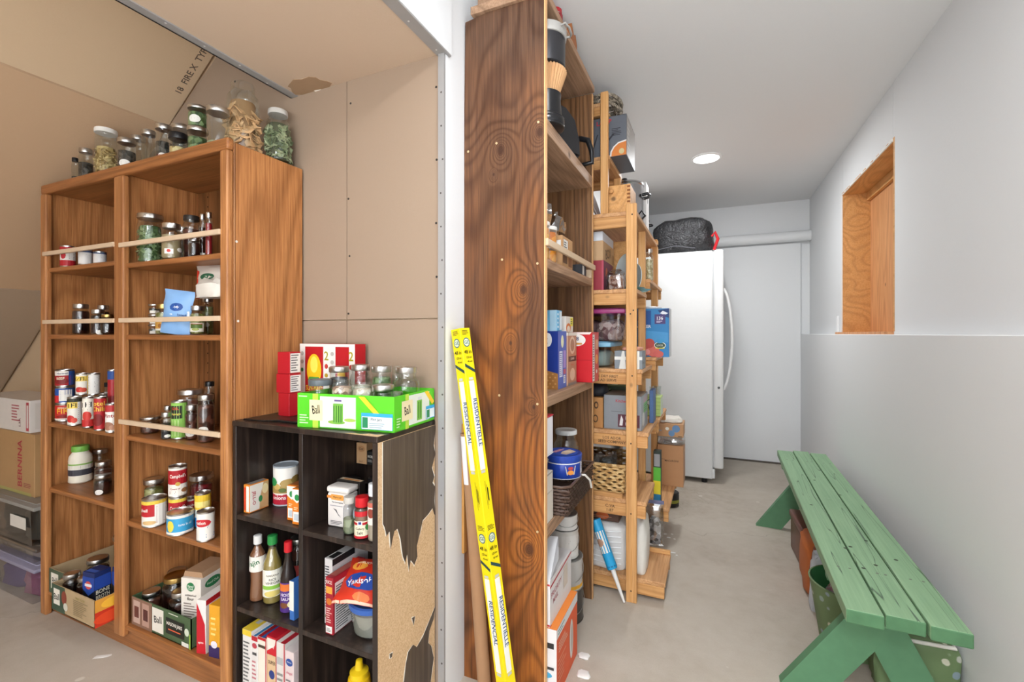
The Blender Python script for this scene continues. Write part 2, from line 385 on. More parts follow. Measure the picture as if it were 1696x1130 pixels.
def auto(x, y, f): return f if f is not None else math.atan2(-x, y)
def jar(label, x, y, z, r, h, cont=None, fill=.8, lid=METAL, lab=None, face=None, group=None, cat='jar', neck=.82, name='glass_jar', shoulder=.8, lidh=None, chip=None, tint=GLASS, labc='eceae4', ribs=False):
    """lathed jar: body, shoulder, threaded neck, screw lid, contents; lab = list of ops for an oval/rect paper label"""
    t = thing(name, label, cat, (x, y, z), auto(x, y, face), group); lh = lidh or min(.018, h*.16)
    hb = h-lh*.75 if lid else h; zs = hb*shoulder; rn = r*neck
    prof = [(r*.86, 0), (r*.97, .003), (r, .009), (r, zs), (r*.985, zs+(hb-zs)*.18), (r*.94, zs+(hb-zs)*.36), (rn*1.02, zs+(hb-zs)*.55), (rn, zs+(hb-zs)*.62), (rn*1.03, zs+(hb-zs)*.7), (rn, zs+(hb-zs)*.78), (rn*1.03, zs+(hb-zs)*.88), (rn*.98, hb)]
    rev('glass_body', prof, tint, t, 28, cap1=False)
    if cont:
        hf = max(.01, (zs+(hb-zs)*.3)*fill); rc = r*(.80 if chip else .95)
        pf = [(rc*.85, .003), (rc, .008), (rc, min(hf, zs)-.003)]
        if hf > zs: pf += [(rc*.93, hf-.001)]
        bm = bmesh.new(); lathe(bm, pf+[(pf[-1][0]*.8, pf[-1][1]+.002)], 28); fin('contents', bm, cont, t, 40)
    if chip: chips(chip[0], chip[1], r*.90, max(.02, zs*fill*.98-.012), .010, chip[2], chip[3], t, seed=int(abs(x)*1000))
    if lid:
        rl = rn*1.09; pl = [(rl, 0), (rl*1.02, .001), (rl*1.02, lh*.75), (rl*.99, lh*.95), (rl*.9, lh), (rl*.85, lh*.93), (.001, lh*.93)]
        rev('lid', [(a, b+h-lh) for a, b in pl], lid, t, 28)
    if lab:
        bm = bmesh.new(); mats = [P(labc, .6)]; pr = Print(bm, mats)
        pr.go(cylfn(r*1.0), r, r, lab, d0=.0003, nx=8); fin('paper_label', bm, mats, t)
    return t
OVAL = lambda u=0, v=.9, s_=.36, c='e9e6df', ink='55504c', s=1: [('e', u, v, s_*1.6, s_*1.15, c), ('l', u-s_*.9, v-s_*.5, u+s_*.9, v+s_*.55, 3, ink)] if s else [('e', u, v, s, s*.62, c), ('l', u-s*.5, v-s*.25, u+s*.5, v+s*.3, 3, ink)]

# ------------------------------------------------------------ setting
def st(name, bm, m, parent=None, **k): 
    o = fin(name, bm, m, parent, **k)
    if not parent: o['kind'] = 'structure'
    return o
def sbox(name, a, m, bv=0):
    bm = bmesh.new(); abox(bm, *a, bv=bv); return st(name, bm, m)
sbox('floor', (-4.6, -2.6, -.1, 1.2, 4.8, 0), CONC)
sbox('ceiling', (-4.6, -2.6, 2.32, 1.2, 4.8, 2.42), CEIL)
sbox('wall_behind_camera', (-4.6, -2.7, 0, 1.2, -2.6, 2.32), WHITE)
sbox('wall_closet_left', (-4.65, -2.6, 0, -4.3, 1.234, .5), TAN2)
sbox('wall_far', (-.9, 4.66, 0, 1.2, 4.76, 2.32), WHITE)
sbox('wall_corridor_left', (-.779, 1.2201, 0, -.765, 4.66, 2.32), WHITE)
wf = sbox('wall_header', (-.765, -2.6, 2.03, -.755, 1.24, 2.32), WHITE)
# right wall with the window opening: upper part at x=.77, thicker footing wall at x=.70 up to 1.147
X1 = .915; wy0, wy1, wz0, wz1 = 2.66, 3.56, 1.16, 2.045
bm = bmesh.new()
abox(bm, .77, -2.6, 1.147, .80, wy0-.003, 2.32); abox(bm, .77, wy1+.003, 1.147, .80, 4.66, 2.32)
abox(bm, .77, wy0, wz1+.003, .80, wy1, 2.32); abox(bm, .77, wy0, 1.147, .80, wy1, wz0-.024)
abox(bm, .80, -2.6, 1.147, 1.15, wy0-.03, 2.32); abox(bm, .80, wy1+.03, 1.147, 1.15, 4.66, 2.32)
abox(bm, .80, wy0-.03, wz1+.03, 1.15, wy1+.03, 2.32)
wr = st('wall_right', bm, WHITE)
bm = bmesh.new(); abox(bm, .70, -2.6, 0, 1.15, 4.66, 1.147, .003); st('wall_right_lower', bm, WHITE)
# window recess lining
win = bpy.data.objects.new('window_1', None); COL.objects.link(win); win['kind'] = 'structure'
box('side_lining', .7695, wy1, wz0, X1+.02, wy1+.02, wz1+.02, WPLY, win)
box('side_lining', .7695, wy0-.02, wz0, X1+.02, wy0, wz1+.02, WPLY, win)
box('head_lining', .7695, wy0, wz1, X1+.02, wy1, wz1+.02, WPLY, win)
box('back_board', X1, wy0, wz0, X1+.02, wy1, wz1, WFIR, win)
box('head_strip', X1-.02, wy0, wz1-.05, X1, wy1, wz1, WPLY, win)
box('sill_board', .735, wy0-.01, wz0-.025, X1+.02, wy1+.035, wz0, WFIR, win)
# torn drywall paper round the opening and under the sill
rnd = random.Random(3)
bm = bmesh.new()
for i in range(26):
    y = wy0+.1+i*.033; L = rnd.uniform(.008, .035) if i > 6 else rnd.uniform(.002, .012)
    a = [(.768, y, 1.137), (.768, y+.036, 1.137), (.752, y+.02+rnd.uniform(-.01, .01), 1.137-L)]
    b = [(p[0]-.006, p[1], p[2]) for p in a]
    va = [bm.verts.new(p) for p in a]; vb = [bm.verts.new(p) for p in b]
    bm.faces.new(va); bm.faces.new(vb[::-1])
    for j in range(3): bm.faces.new((va[j], vb[j], vb[(j+1) % 3], va[(j+1) % 3]))
for i in range(20):
    y = wy0+i*.045; w = rnd.uniform(.03, .045); abox(bm, .764, y, wz1+.001, .7695, y+w, wz1+rnd.uniform(.006, .016))
abox(bm, .764, wy1, wz0, .7695, wy1+.008, wz1)
fin('torn_drywall_edge', bm, P('f1f0ec', .8), win, kind='stuff')
# boxed pipe along the far wall
bm = bmesh.new(); tube(bm, [(-.765, 4.6, 1.995), (.768, 4.6, 1.995)], .046, 16); o = fin('trim_1', bm, WHITE, smooth=40); o['kind'] = 'structure'
bm = bmesh.new(); abox(bm, -.76, 4.635, 0, .70, 4.66, 1.945, .002); st('wall_far_lower', bm, WHITE)
bm = bmesh.new(); abox(bm, -.7, 4.615, 0, .70, 4.636, .012); st('trim_2', bm, P('5a534c', .8))
bm = bmesh.new(); abox(bm, .762, 3.66, 1.16, .771, 3.70, 1.27, .002); st('trim_3', bm, P('f4f4f4', .4))

# closet under the stairs: back wall, soffit, sloped underside
bm = bmesh.new(); abox(bm, -4.6, 1.234, 0, -.78, 1.30, 2.32); wb = st('wall_closet_back', bm, TAN2)
SL = .78
def slope_z(x): return 2.06+SL*(x+2.19)
bp = [(-.787, -1.166, 0, 1.196), (-.787, -1.166, 1.2, 2.03), (-1.169, -2.385, 0, 1.196), (-1.169, -1.42, 1.2, 2.6), (-1.42, -2.385, 1.2, 2.6), (-2.388, -4.3, 0, 1.196)]
for x1, x0, z0, z1 in bp:
    pts = [(x0, z0), (x1, z0), (x1, min(z1, slope_z(x1)+.01) if x1 < -1.43 else z1), (x0, min(z1, max(z0+.02, slope_z(x0)+.01)) if x0 < -1.43 else z1)]
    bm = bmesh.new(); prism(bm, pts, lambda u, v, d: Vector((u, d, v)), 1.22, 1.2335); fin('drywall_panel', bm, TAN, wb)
bm = bmesh.new()
for x, z in ((-1.15, 1.95), (-1.16, 1.62), (-1.155, 1.42), (-1.16, 1.22), (-.80, 1.93), (-.798, 1.7), (-.8, 1.5), (-.798, 1.33), (-.8, 1.1), (-1.42, 2.2), (-1.75, 2.06), (-.83, .8)):
    lathe(bm, [(.0035, 0), (.0035, .0006)], 10); 
    vs = bm.verts[:][-20:] if False else None
bm.free()
def dots(name, pts, r, m, parent, fn, th=.0006):
    bm = bmesh.new()
    for p in pts:
        a = [bm.verts.new(fn(p[0]+r*math.cos(2*PI*k/8), p[1]+r*math.sin(2*PI*k/8), th)) for k in range(8)]
        b = [bm.verts.new(fn(p[0]+r*math.cos(2*PI*k/8), p[1]+r*math.sin(2*PI*k/8), 0)) for k in range(8)]
        bm.faces.new(a)
        for k in range(8): bm.faces.new((b[k], b[(k+1) % 8], a[(k+1) % 8], a[k]))
    return fin(name, bm, m, parent, kind='stuff')
dots('screw_head', [(-1.15, 1.95), (-1.16, 1.62), (-1.155, 1.42), (-1.16, 1.22), (-.80, 1.93), (-.798, 1.7), (-.8, 1.5), (-.798, 1.33), (-1.75, 2.16), (-1.62, 2.2), (-3.3, .9)], .004, P('2b2621', .6), wb, lambda u, v, d: Vector((u, 1.2199-d, v)))
# soffit: board with metal corner bead on both edges
bm = bmesh.new(); abox(bm, -1.43, -2.6, 2.03, -.766, 1.22, 2.32); so = st('ceiling_soffit', bm, wallmat('bare_drywall_soffit_lightened', 'c9b29a', 'd0baa3', .1, .9))  # same drywall as the back wall, its lighting put in as paler colour
bm = bmesh.new(); abox(bm, -1.436, -2.6, 2.026, -1.402, 1.219, 2.0305); abox(bm, -1.436, -2.6, 2.026, -1.4305, 1.219, 2.06); fin('corner_bead', bm, ALU, so)
bm = bmesh.new(); abox(bm, -.795, -2.6, 2.026, -.757, 1.239, 2.0305); fin('corner_bead', bm, ALU, so)
bm = bmesh.new(); abox(bm, -.788, 1.212, 0, -.7655, 1.2195, 2.03); fin('corner_bead', bm, ALU, wb)
rnd = random.Random(5)
dots('nail_head', [(-1.418+rnd.uniform(-.008, .008), -.1+i*.11) for i in range(12)]+[(-.78, .35+i*.14) for i in range(7)], .003, P('d8d6d2', .5), so, lambda u, v, d: Vector((u, v, 2.0258-d)))
dots('nail_head', [(-.774+rnd.uniform(-.004, .004), .12+i*.105) for i in range(18)], .003, P('55504c', .5), wb, lambda u, v, d: Vector((u, 1.2119-d, v)))
# torn paper patch in the soffit corner
bm = bmesh.new(); mats = [P('a98b6d', .9), P('efe6d8', .9)]
c0 = (-1.3129,1.1897,2.0300); c1 = (-1.2774,1.2272,2.0300)
pts = [(c0[0]+.085*math.cos(a)*(1+.15*math.sin(5*a)), c0[1]+.05*math.sin(a)*(1+.12*math.cos(7*a))) for a in [i*PI/9 for i in range(18)]]
prism(bm, pts, lambda u, v, d: Vector((u, v, d)), 2.0285, 2.0305)
fl = [(c1[0]-.04, c1[1]-.012, 2.028), (c1[0]+.035, c1[1]+.0, 2.027), (c1[0]+.005, c1[1]+.03, 2.012), (c1[0]-.03, c1[1]+.024, 2.016)]
va = [bm.verts.new(p) for p in fl]; vb = [bm.verts.new((p[0], p[1], p[2]+.002)) for p in fl]
for f in (va, vb[::-1]): bm.faces.new(f).material_index = 1
for j in range(4): bm.faces.new((va[j], vb[j], vb[(j+1) % 4], va[(j+1) % 4])).material_index = 1
fin('torn_paper', bm, mats, so)
# sloped drywall under the stairs, in boards 1.2 m apart down the slope
bm = bmesh.new(); k = 1/math.sqrt(1+SL*SL)
prism(bm, [(-4.6, slope_z(-4.6)+.02), (-1.44, slope_z(-1.44)+.02), (-1.44, slope_z(-1.44)+.12), (-4.6, slope_z(-4.6)+.12)], lambda u, v, d: Vector((u, d, v)), -2.6, 1.30)
sl = st('ceiling_sloped', bm, TAN2)
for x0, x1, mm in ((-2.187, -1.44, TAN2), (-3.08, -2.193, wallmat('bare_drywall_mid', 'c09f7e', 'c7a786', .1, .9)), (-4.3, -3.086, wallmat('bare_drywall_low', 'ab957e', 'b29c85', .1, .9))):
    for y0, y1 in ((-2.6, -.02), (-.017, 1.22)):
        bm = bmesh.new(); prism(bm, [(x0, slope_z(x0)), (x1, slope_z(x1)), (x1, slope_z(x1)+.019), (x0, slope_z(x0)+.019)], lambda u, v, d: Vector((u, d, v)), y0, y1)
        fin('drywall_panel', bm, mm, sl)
bm = bmesh.new(); mats = []
U = Vector((k, 0, SL*k)); Vv = Vector((0, -1, 0)); Nn = Vector((SL*k, 0, -k)); O = Vector((-2.105, 1.205, slope_z(-2.105)))
Print(bm, mats).go(lambda u, v, d: O+U*u+Vv*v+Nn*d, .40, .06, [('t', '18  FIRE X  TYPE X', .5, .35, .42, '5d5044')])
fin('printed_text', bm, mats, sl)
dots('screw_head', [(-2.9, .62), (-2.3, .7)], .005, P('3a332c', .6), sl, lambda u, v, d: Vector((u, v, slope_z(u)-.0003-d)))

# recessed ceiling lights
EM = bpy.data.materials.new('lamp_lens'); EM.use_nodes = True; e = EM.node_tree.nodes['Principled BSDF']
e.inputs['Emission Color'].default_value = (1, .97, .92, 1); e.inputs['Emission Strength'].default_value = 9
for i, (x, y) in enumerate(((-.04, 3.29), (-.04, .75), (-.04, -1.3))):
    t = thing('recessed_light', ('round recessed ceiling light glowing white near the white freezer', 'round recessed ceiling light above the near shelf, out of view', 'round recessed ceiling light behind the viewer')[i], 'light', (x, y, 2.32))
    rev('trim_ring', [(.095, 0), (.095, -.006), (.08, -.009), (.078, -.004), (.078, 0)], P('f2f2f2', .4), t, 32, cap0=False, cap1=False)
    bm = bmesh.new(); lathe(bm, [(.078, -.003), (.078, -.001)], 32); fin('lens', bm, EM, t)

# ------------------------------------------------------------ oak bookcase
cx0, cx1, cy0, cy1, ch = -2.53, -1.37, .93, 1.212, 1.76
cab = thing('oak_bookcase', 'wide two-bay oak bookcase full of jars and cans under the sloped drywall', 'bookcase', (cx0, cy0, 0))
w, dd = cx1-cx0, cy1-cy0
box('side_panel', 0, .022, 0, .019, dd, ch-.01, OAK, cab); box('side_panel', w-.019, .022, 0, w, dd, ch-.01, OAK, cab)
box('back_panel', .019, dd-.008, 0, w-.019, dd, ch-.02, OAKD, cab)
xm = (-1.9631,0.9300,1.0476)[0]-cx0
box('top_panel', .019, .022, ch-.03, w-.019, dd, ch-.003, OAKX, cab)
box('top_rail', 0, 0, ch-.038, w, .024, ch, OAKX, cab, .007, 3)
for a, b in ((0, .042), (xm-.03, xm+.03), (w-.036, w)):
    box('stile', a, -.001, 0 if a != xm-.03 else .06, b, .022, ch-.038 if a == xm-.03 else ch-.0375, OAK, cab, .007, 3)
box('divider', xm-.01, .022, .1, xm+.01, dd-.008, ch-.03, OAK, cab)
box('base_board', .019, .03, 0, w-.019, .05, .082, OAKX, cab)
box('shelf', .019, .008, .082, w-.019, dd-.008, .1, OAKX, cab, .003)
for zz, a, b in ((1.42, 0, 1), (1.406, 1, 2), (1.147, 0, 1), (1.147, 1, 2), (.787, 0, 1), (.783, 1, 2), (.52, 0, 1), (.475, 1, 2)):
    xa, xb = ((.020, xm-.011) if a == 0 else (xm+.011, w-.020))
    box('shelf', xa, .010, zz-.019, xb, dd-.009, zz, OAKX, cab, .006, 2)
for zz, zb, a in ((1.475, 1.475, 0), (1.468, 1.468, 1), (1.198, 1.198, 0), (1.198, 1.198, 1), (.835, .835, 1)):
    xa, xb = ((.03, xm-.022) if a == 0 else (xm+.012, w-.03))
    box('retaining_bar', xa, -.006, zz-.008, xb, .004, zz+.008, BAR, cab, .001)
pts = []
for x in (.11, xm-.06, xm+.07, w-.07):
    for i in range(40):
        z = .15+i*.04
        pts.append((x, z))
dots('shelf_pin_hole', pts, .003, P('2a180c', .8), cab, lambda u, v, d: Vector((u, dd-.0082-d, v)))
dots('bolt_hole', [(.80, 1.61), (1.02, 1.55)], .010, P('1c110a', .8), cab, lambda u, v, d: Vector((u, dd-.0082-d, v)))
for a in (.09, w-.10): box('back_batten', a, dd-.012, .1, a+.04, dd-.0083, ch-.03, OAKD, cab, .001)
dots('screw_head', [(.03, 1.44), (.035, 1.19), (.03, .86)], .004, P('dcd8d0', .3), cab, lambda u, v, d: Vector((w+d, u, v)))
bm = bmesh.new(); abox(bm, w-.0005, .024, .01, w+.0006, .0255, ch-.01); fin('joint_line', bm, P('3c2210', .8), cab)

# ------------------------------------------------------------ dark cube shelf with torn veneer
bx0, bx1, by0, by1, bh = -1.366, -.80, .945, 1.214, .88
blk = thing('cube_shelf', 'low dark brown cube shelf with torn veneer side, right of the oak bookcase', 'shelf', (bx0, by0, 0))
w, dd = bx1-bx0, by1-by0; xm = (-1.0804,0.9450,0.5514)[0]-bx0
box('side_panel', 0, 0, 0, .015, dd, bh-.016, BLK, blk); box('top_panel', -.001, -.002, bh-.016, w, dd, bh, BLK, blk, .002)
box('side_panel', w-.016, .001, 0, w, dd, bh-.0165, PART, blk); box('front_edge_band', w-.0162, -.001, 0, w+.0002, .001, bh-.0165, BLK, blk, .0004)
box('divider', xm-.008, .003, .015, xm+.008, dd-.004, bh-.016, BLK, blk)
box('back_panel', .015, dd-.004, 0, w-.016, dd, bh-.016, BLK, blk)
for i, zz in enumerate((.59, .305, .02)):
    for a, b in ((.0152, xm-.0082), (xm+.0082, w-.0162)):
        box('shelf', a, .002, zz-.015, b, dd-.005, zz, BLK, blk, .0012)
def yz(l): return l
VP = [(0.9655,0.8700), (0.9655,0.6461), (0.9728,0.6336), (0.9801,0.6081), (0.9926,0.6161), (0.9976,0.5650), (1.0052,0.5897), (1.0130,0.6080), (1.0260,0.6095), (1.0394,0.5773), (1.0502,0.5218), (1.0612,0.4997), (1.0696,0.5200), (1.0781,0.4693), (1.0866,0.4950), (1.1041,0.4729), (1.1190,0.4910), (1.1160,0.5226), (1.1342,0.5599), (1.1466,0.5878), (1.1752,0.5956), (1.1982,0.6061), (1.2083,0.5836), (1.2185,0.5780), (1.2083,0.6253), (1.2117,0.6697), (1.1982,0.6851), (1.2083,0.7010), (1.1949,0.7331), (1.2151,0.7714), (1.2049,0.8003), (1.2185,0.8468), (1.2151,0.8722)]
VL = [(1.0529,0.1538), (1.0640,0.2095), (1.0752,0.2367), (1.0982,0.2432), (1.1160,0.2249), (1.1466,0.2366), (1.1687,0.2545), (1.2015,0.2823), (1.2185,0.2920), (1.2049,0.2578), (1.1817,0.2338), (1.1752,0.2006), (1.1915,0.1811), (1.2049,0.1349), (1.1850,0.0602)]
VS = [[(1.0924,0.3240), (1.1071,0.3209), (1.1012,0.2978)], [(0.9926,0.2831), (1.0052,0.2799), (1.0027,0.2700), (0.9951,0.2700)]]
def fringe(poly, amt, seed):
    rnd = random.Random(seed); c = (sum(p[0] for p in poly)/len(poly), sum(p[1] for p in poly)/len(poly)); out = []
    for i, p in enumerate(poly):
        q = poly[(i+1) % len(poly)]
        for k in range(3):
            u = p[0]+(q[0]-p[0])*k/3; v = p[1]+(q[1]-p[1])*k/3; dx, dy = u-c[0], v-c[1]; L = math.hypot(dx, dy)+1e-6
            e = amt*rnd.uniform(.1, 1); out.append((min(by1-.002, max(by0+.001, u+dx/L*e)), min(bh-.018, v+dy/L*e)))
    return out
bm = bmesh.new()
for i, pl in enumerate([VP, VL]+VS): prism(bm, fringe(pl, .006 if i < 2 else .004, i), lambda u, v, d: Vector((w+d, u-by0, v)), 0, .0003)
fin('torn_paper_backing', bm, P('ece6da', .8), blk)
for pl in [VP, VL]:
    bm = bmesh.new(); prism(bm, [(min(max(u, by0+.001), by1), min(v, bh-.017)) for u, v in pl], lambda u, v, d: Vector((w+d, u-by0, v)), .0003, .0008); fin('veneer', bm, VEN, blk)
for pl in VS:
    bm = bmesh.new(); prism(bm, pl, lambda u, v, d: Vector((w+d, u-by0, v)), .0003, .0008); fin('veneer', bm, VEN, blk)
bm = bmesh.new(); rnd = random.Random(2); mats = [PART, P('e8e2d8', .7)]
Print(bm, mats).go(lambda u, v, d: Vector((w-.12+u, v, bh+d)), .12, .04, [('p', [(0, 0), (.2, .3), (.45, .25), (.6, .6), (.8, .5), (1, .8), (1, 0)], PART)])
fin('chipped_corner', bm, mats, blk)

# ------------------------------------------------------------ near plank shelf unit
nx0, nx1, ny0, ny1 = -.764, -.476, 1.335, 1.96
nu = thing('plank_shelf_unit', 'tall shelf unit with dark stained plywood end panels at centre', 'shelf', (nx0, ny0, 0))
w, dd = nx1-nx0, ny1-ny0
bm = bmesh.new(); prism(bm, [(.0, 0), (w-.004, 0), (w-.004, 2.205), (.085, 2.205), (.004, 2.195), (0, 1.9), (-.0, 1.55), (0, 1)], lambda u, v, d: Vector((u, d, v)), 0, .019); fin('end_panel', bm, PLYD, nu)
box('edge_strip', w-.004, -.0005, 0, w, .0195, 2.205, P('e3b07a', .6), nu, .0005)
box('end_panel', 0, dd-.02, 0, w-.003, dd, 2.19, PLYI, nu); box('edge_strip', w-.003, dd-.0202, 0, w, dd+.0002, 2.19, P('c99a6a', .6), nu, .0005)
box('top_board', .03, -.012, 2.206, w+.002, dd+.01, 2.232, SHELFW, nu)
for zt, th in ((1.829, .046), (1.387, .030), (.951, .034), (.546, .045)):
    box('shelf', 0, .0195, zt-th, w-.001, dd-.0205, zt, SHELFW, nu, .002)
box('retaining_bar', w, .0, 1.425, w+.010, dd-.002, 1.447, BAR, nu)
box('bar_end_block', w-.02, dd-.05, 1.388, w-.0005, dd-.021, 1.424, BAR, nu)
box('wall_cleat', -.0, -.019, .42, .010, -.0005, .85, P('c08a4a', .6), nu); 
dots('screw_head', [(.265, 1.812), (.12, 1.77), (.015, 1.76), (.262, 1.37), (.262, .93), (.262, .53), (.13, .95), (.14, 1.39)], .004, P('d8c49a', .3, .6), nu, lambda u, v, d: Vector((u, -d, v)))
bm = bmesh.new(); abox(bm, .05, .0, 2.2325, w-.02, .03, 2.262, .002); fin('top_cleat', bm, SHELFW, nu)

# ------------------------------------------------------------ pine shelf unit
pu = thing('pine_shelf_unit', 'open pine board shelf unit with projecting shelves, behind the plank shelf unit', 'shelf', (0, 0, 0))
def pb(name, a, m, bv=.002): return box(name, *a, m, pu, bv)
pb('post', (-.341, 1.985, 0, -.297, 2.003, 1.708), PINEZ); pb('post', (-.760, 1.985, 0, -.716, 2.003, 1.708), PINEZ)
pb('post', (-.345, 2.36, .0, -.312, 2.40, 1.70), PINEZ); pb('post', (-.760, 2.36, 0, -.716, 2.40, 1.70), PINEZ)
pb('post', (-.335, 2.80, 0, -.300, 2.86, 1.708), PINEZ); pb('post', (-.760, 2.80, 0, -.716, 2.86, 1.708), PINEZ)
pb('post', (-.462, 2.03, 1.682, -.428, 2.052, 2.235), PINEZ); pb('post', (-.760, 2.03, 1.682, -.716, 2.052, 2.235), PINEZ)
pb('post', (-.462, 2.325, 1.682, -.4255, 2.3395, 2.235), PINEZ)
def tray(z, y0, y1, xe, cl=.05, stamp=None, m=PINEX, bx=-.76, far=True, cup=True):
    sh = pb('shelf', (bx, y0, z-.018, xe, y1, z), PINEY)
    t = .02
    if cup: box('cleat', bx, y0-.001, z-.018-cl, xe-.004, y0+t, z-.0185, PINEX, sh, .002)
    if far: box('cleat', bx, y1-t, z-.018-cl, xe-.004, y1+.001, z-.0185, PINEX, sh, .002)
    if stamp:
        bm = bmesh.new(); mats = []
        Print(bm, mats).go(lambda u, v, d: Vector((xe-.22+u, y0-.0012-d, z-.018-cl+v)), .13, cl, [('t', stamp[0], .5, .68, .24, '5a4026', 0, .12), ('t', stamp[1], .5, .34, .24, '5a4026', 0, .12)])
        fin('ink_stamp', bm, mats, sh)
tray(1.682, 2.006, 2.86, -.300)
tray(1.345, 2.006, 2.34, -.300); tray(1.43, 2.41, 2.97, -.290)
tray(.997, 2.006, 2.34, -.275, stamp=('001 DRY FIRST', '18 AD SERVE')); tray(1.03, 2.41, 2.80, -.262)
tray(.727, 2.006, 2.34, -.250, stamp=('LOS ADOR', 'SEED COMPANY')); tray(.715, 2.41, 2.80, -.248)
tray(.43, 2.006, 2.30, -.258, cl=.055, stamp=('C-VA', '1-87')); tray(.27, 2.41, 2.97, -.20)
tray(.085, 2.035, 2.32, -.185, cl=.05, bx=-.76)
pb('cleat', (-.60, 2.306, .085, -.187, 2.322, .105), PINEX)
pb('cleat', (-.60, 2.006, .4305, -.36, 2.02, .45), PINEX)
tray(1.955, 2.053, 2.36, -.425, cl=.04); tray(2.20, 2.053, 2.36, -.45, cl=.04)
pb('back_board', (-.762, 2.42, .3, -.745, 2.79, 1.4), WFIR)
pb('divider_board', (-.66, 2.342, .74, -.355, 2.358, 1.62), WPLY)
dots('screw_head', [(-.315, 1.66), (-.31, 1.25), (-.322, 1.235), (-.315, .97), (-.32, .68), (-.32, .38), (-.32, .05)], .0035, P('4a3522', .4), pu, lambda u, v, d: Vector((u, 1.985-d, v)))

# ------------------------------------------------------------ white upright freezer
fr = thing('upright_freezer', 'tall white upright freezer standing against the far wall', 'freezer', (-.70, 3.80, 0))
FW = P('dcdddd', .35, 0, .02)
bm = bmesh.new(); abox(bm, 0, 0, .035, .70, .72, 1.79, .012, 0, 3); fin('cabinet_body', bm, FW, fr, 40)
bm = bmesh.new(); abox(bm, .707, -.002, .12, .775, .722, 1.792, .014, 0, 3); fin('door', bm, FW, fr, 40)
box('door_gasket', .698, .01, .125, .709, .71, 1.78, P('b9babc', .6), fr)
box('kick_plate', .66, .01, .04, .715, .71, .112, FW, fr, .004)
bm = bmesh.new(); tube(bm, [(.775+.06*math.sin(PI*i/14)**.6, .055, .72+.78*i/14) for i in range(15)], .011, 10); frd = [c for c in COL.objects if c.parent == fr and c.name.startswith('door') and 'gasket' not in c.name][0]; fin('handle', bm, FW, frd, 50)
rev('lock', [(.009, 0), (.009, .004), (.003, .005), (.001, .003)], P('57585a', .3, .8), frd, 14).matrix_local = Matrix.Translation((.742, -.002, .74)) @ Matrix.Rotation(PI/2, 4, 'X')
for x, y in ((.04, .04), (.64, .04), (.04, .68), (.64, .68)): rev('foot', [(.02, 0), (.02, .036)], BLACKP, fr, 12, (x, y, 0))
box('hinge_cap', .69, .68, 1.7925, .76, .715, 1.81, FW, fr, .004)

# black quilted bag on the freezer
def blob(name, m, cx, cy, z0, sx, sy, sz, seed, parent=None, seg=(20, 12), amp=.12, flat=.5, sc=3.0, kind=None, p=.55):
    """cloth or film shape: rounded box-like closed surface with folds"""
    from mathutils import noise
    bm = bmesh.new(); n, mm = seg; rings = []
    def sg(v): return math.copysign(abs(v)**p, v)
    for j in range(mm+1):
        ph = -PI/2+PI*j/mm; row = []
        for i in range(n):
            a = 2*PI*i/n; q = Vector((sg(math.cos(ph))*sg(math.cos(a)), sg(math.cos(ph))*sg(math.sin(a)), sg(math.sin(ph))))
            k = 1+amp*noise.noise(q*sc+Vector((seed*3.1, seed, 0)))+amp*.5*noise.noise(q*sc*2.7+Vector((0, seed*2.3, 1)))
            z = q.z*k; z = max(z, -flat)
            row.append(bm.verts.new((cx+sx/2*q.x*k, cy+sy/2*q.y*k, z0+sz*(z+flat)/(1+flat))))
        rings.append(row)
    for a, b in zip(rings, rings[1:]):
        for i in range(n): bm.faces.new((a[i], a[(i+1) % n], b[(i+1) % n], b[i]))
    bm.faces.new(rings[0][::-1]); bm.faces.new(rings[-1]); bmesh.ops.remove_doubles(bm, verts=bm.verts, dist=.00005)
    bmesh.ops.recalc_face_normals(bm, faces=bm.faces)
    return fin(name, bm, m, parent, 60, kind)
def quilt():
    t = NT('glossy_black_quilted_bag'); v = t.coord(rnd=False); n = t.noise(v, 22, 4, .7); b = t.noise(v, 70, 2)
    t.col(t.ramp(n, [(.35, '141416'), (.7, '3a3a3d')])); t.rough(.28, .3, .7); t.bump(t.math('ADD', n, t.math('MULTIPLY', b, .4)), 1.0, .02); return t.m
bg = thing('black_bag', 'large black crinkled bag lying on top of the white freezer', 'bag', (-.225, 3.98, 1.792))
blob('bag_body', quilt(), 0, .05, 0, .46, .40, .29, 4, bg, (32, 18), .08, .75, 2.2)
bm = bmesh.new(); tube(bm, [(.235, -.06, .02), (.262, -.08, .10), (.24, -.1, .15), (.22, -.09, .12)], .012, 8); fin('red_strap', bm, P('c8242c', .5), bg, 40)
bm = bmesh.new(); tube(bm, [(-.25, -.17, .02), (-.05, -.175, .05), (.1, -.19, .02)], .004, 6); fin('cord', bm, P('55555a', .5), bg, 40)

# ------------------------------------------------------------ green bench
bx, by = .46, 2.43; ang = math.atan2(-.045, 1.84)*-1
bn = thing('plank_bench', 'long green painted three-plank bench along the right wall', 'bench', (.482, 2.42, 0), -.0255)
L = .94; hw = .13
for i in range(3):
    x0 = -hw+i*.0885; e = (.0, .012, .004)[i]
    bm = bmesh.new(); abox(bm, x0, -L+e, .372, x0+.0835, L-(.03, .0, .02)[i], .41, .004, 0, 2)
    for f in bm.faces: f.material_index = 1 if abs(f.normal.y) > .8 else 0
    fin('plank', bm, [GRN, GRNE], bn)
def leg(y, sgn, fx, tx, wd=.10):
    bm = bmesh.new(); hx = wd/math.sin(math.atan2(.37, abs(tx-fx)))/1
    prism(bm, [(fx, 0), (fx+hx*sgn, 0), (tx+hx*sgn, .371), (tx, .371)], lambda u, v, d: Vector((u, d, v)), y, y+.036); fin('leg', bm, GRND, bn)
for y in (-.70, .66):
    o = 0 if y < 0 else .0
    leg(y, 1, -.262, -.012, .108); leg(y+.037, -1, .196, .012, .108)
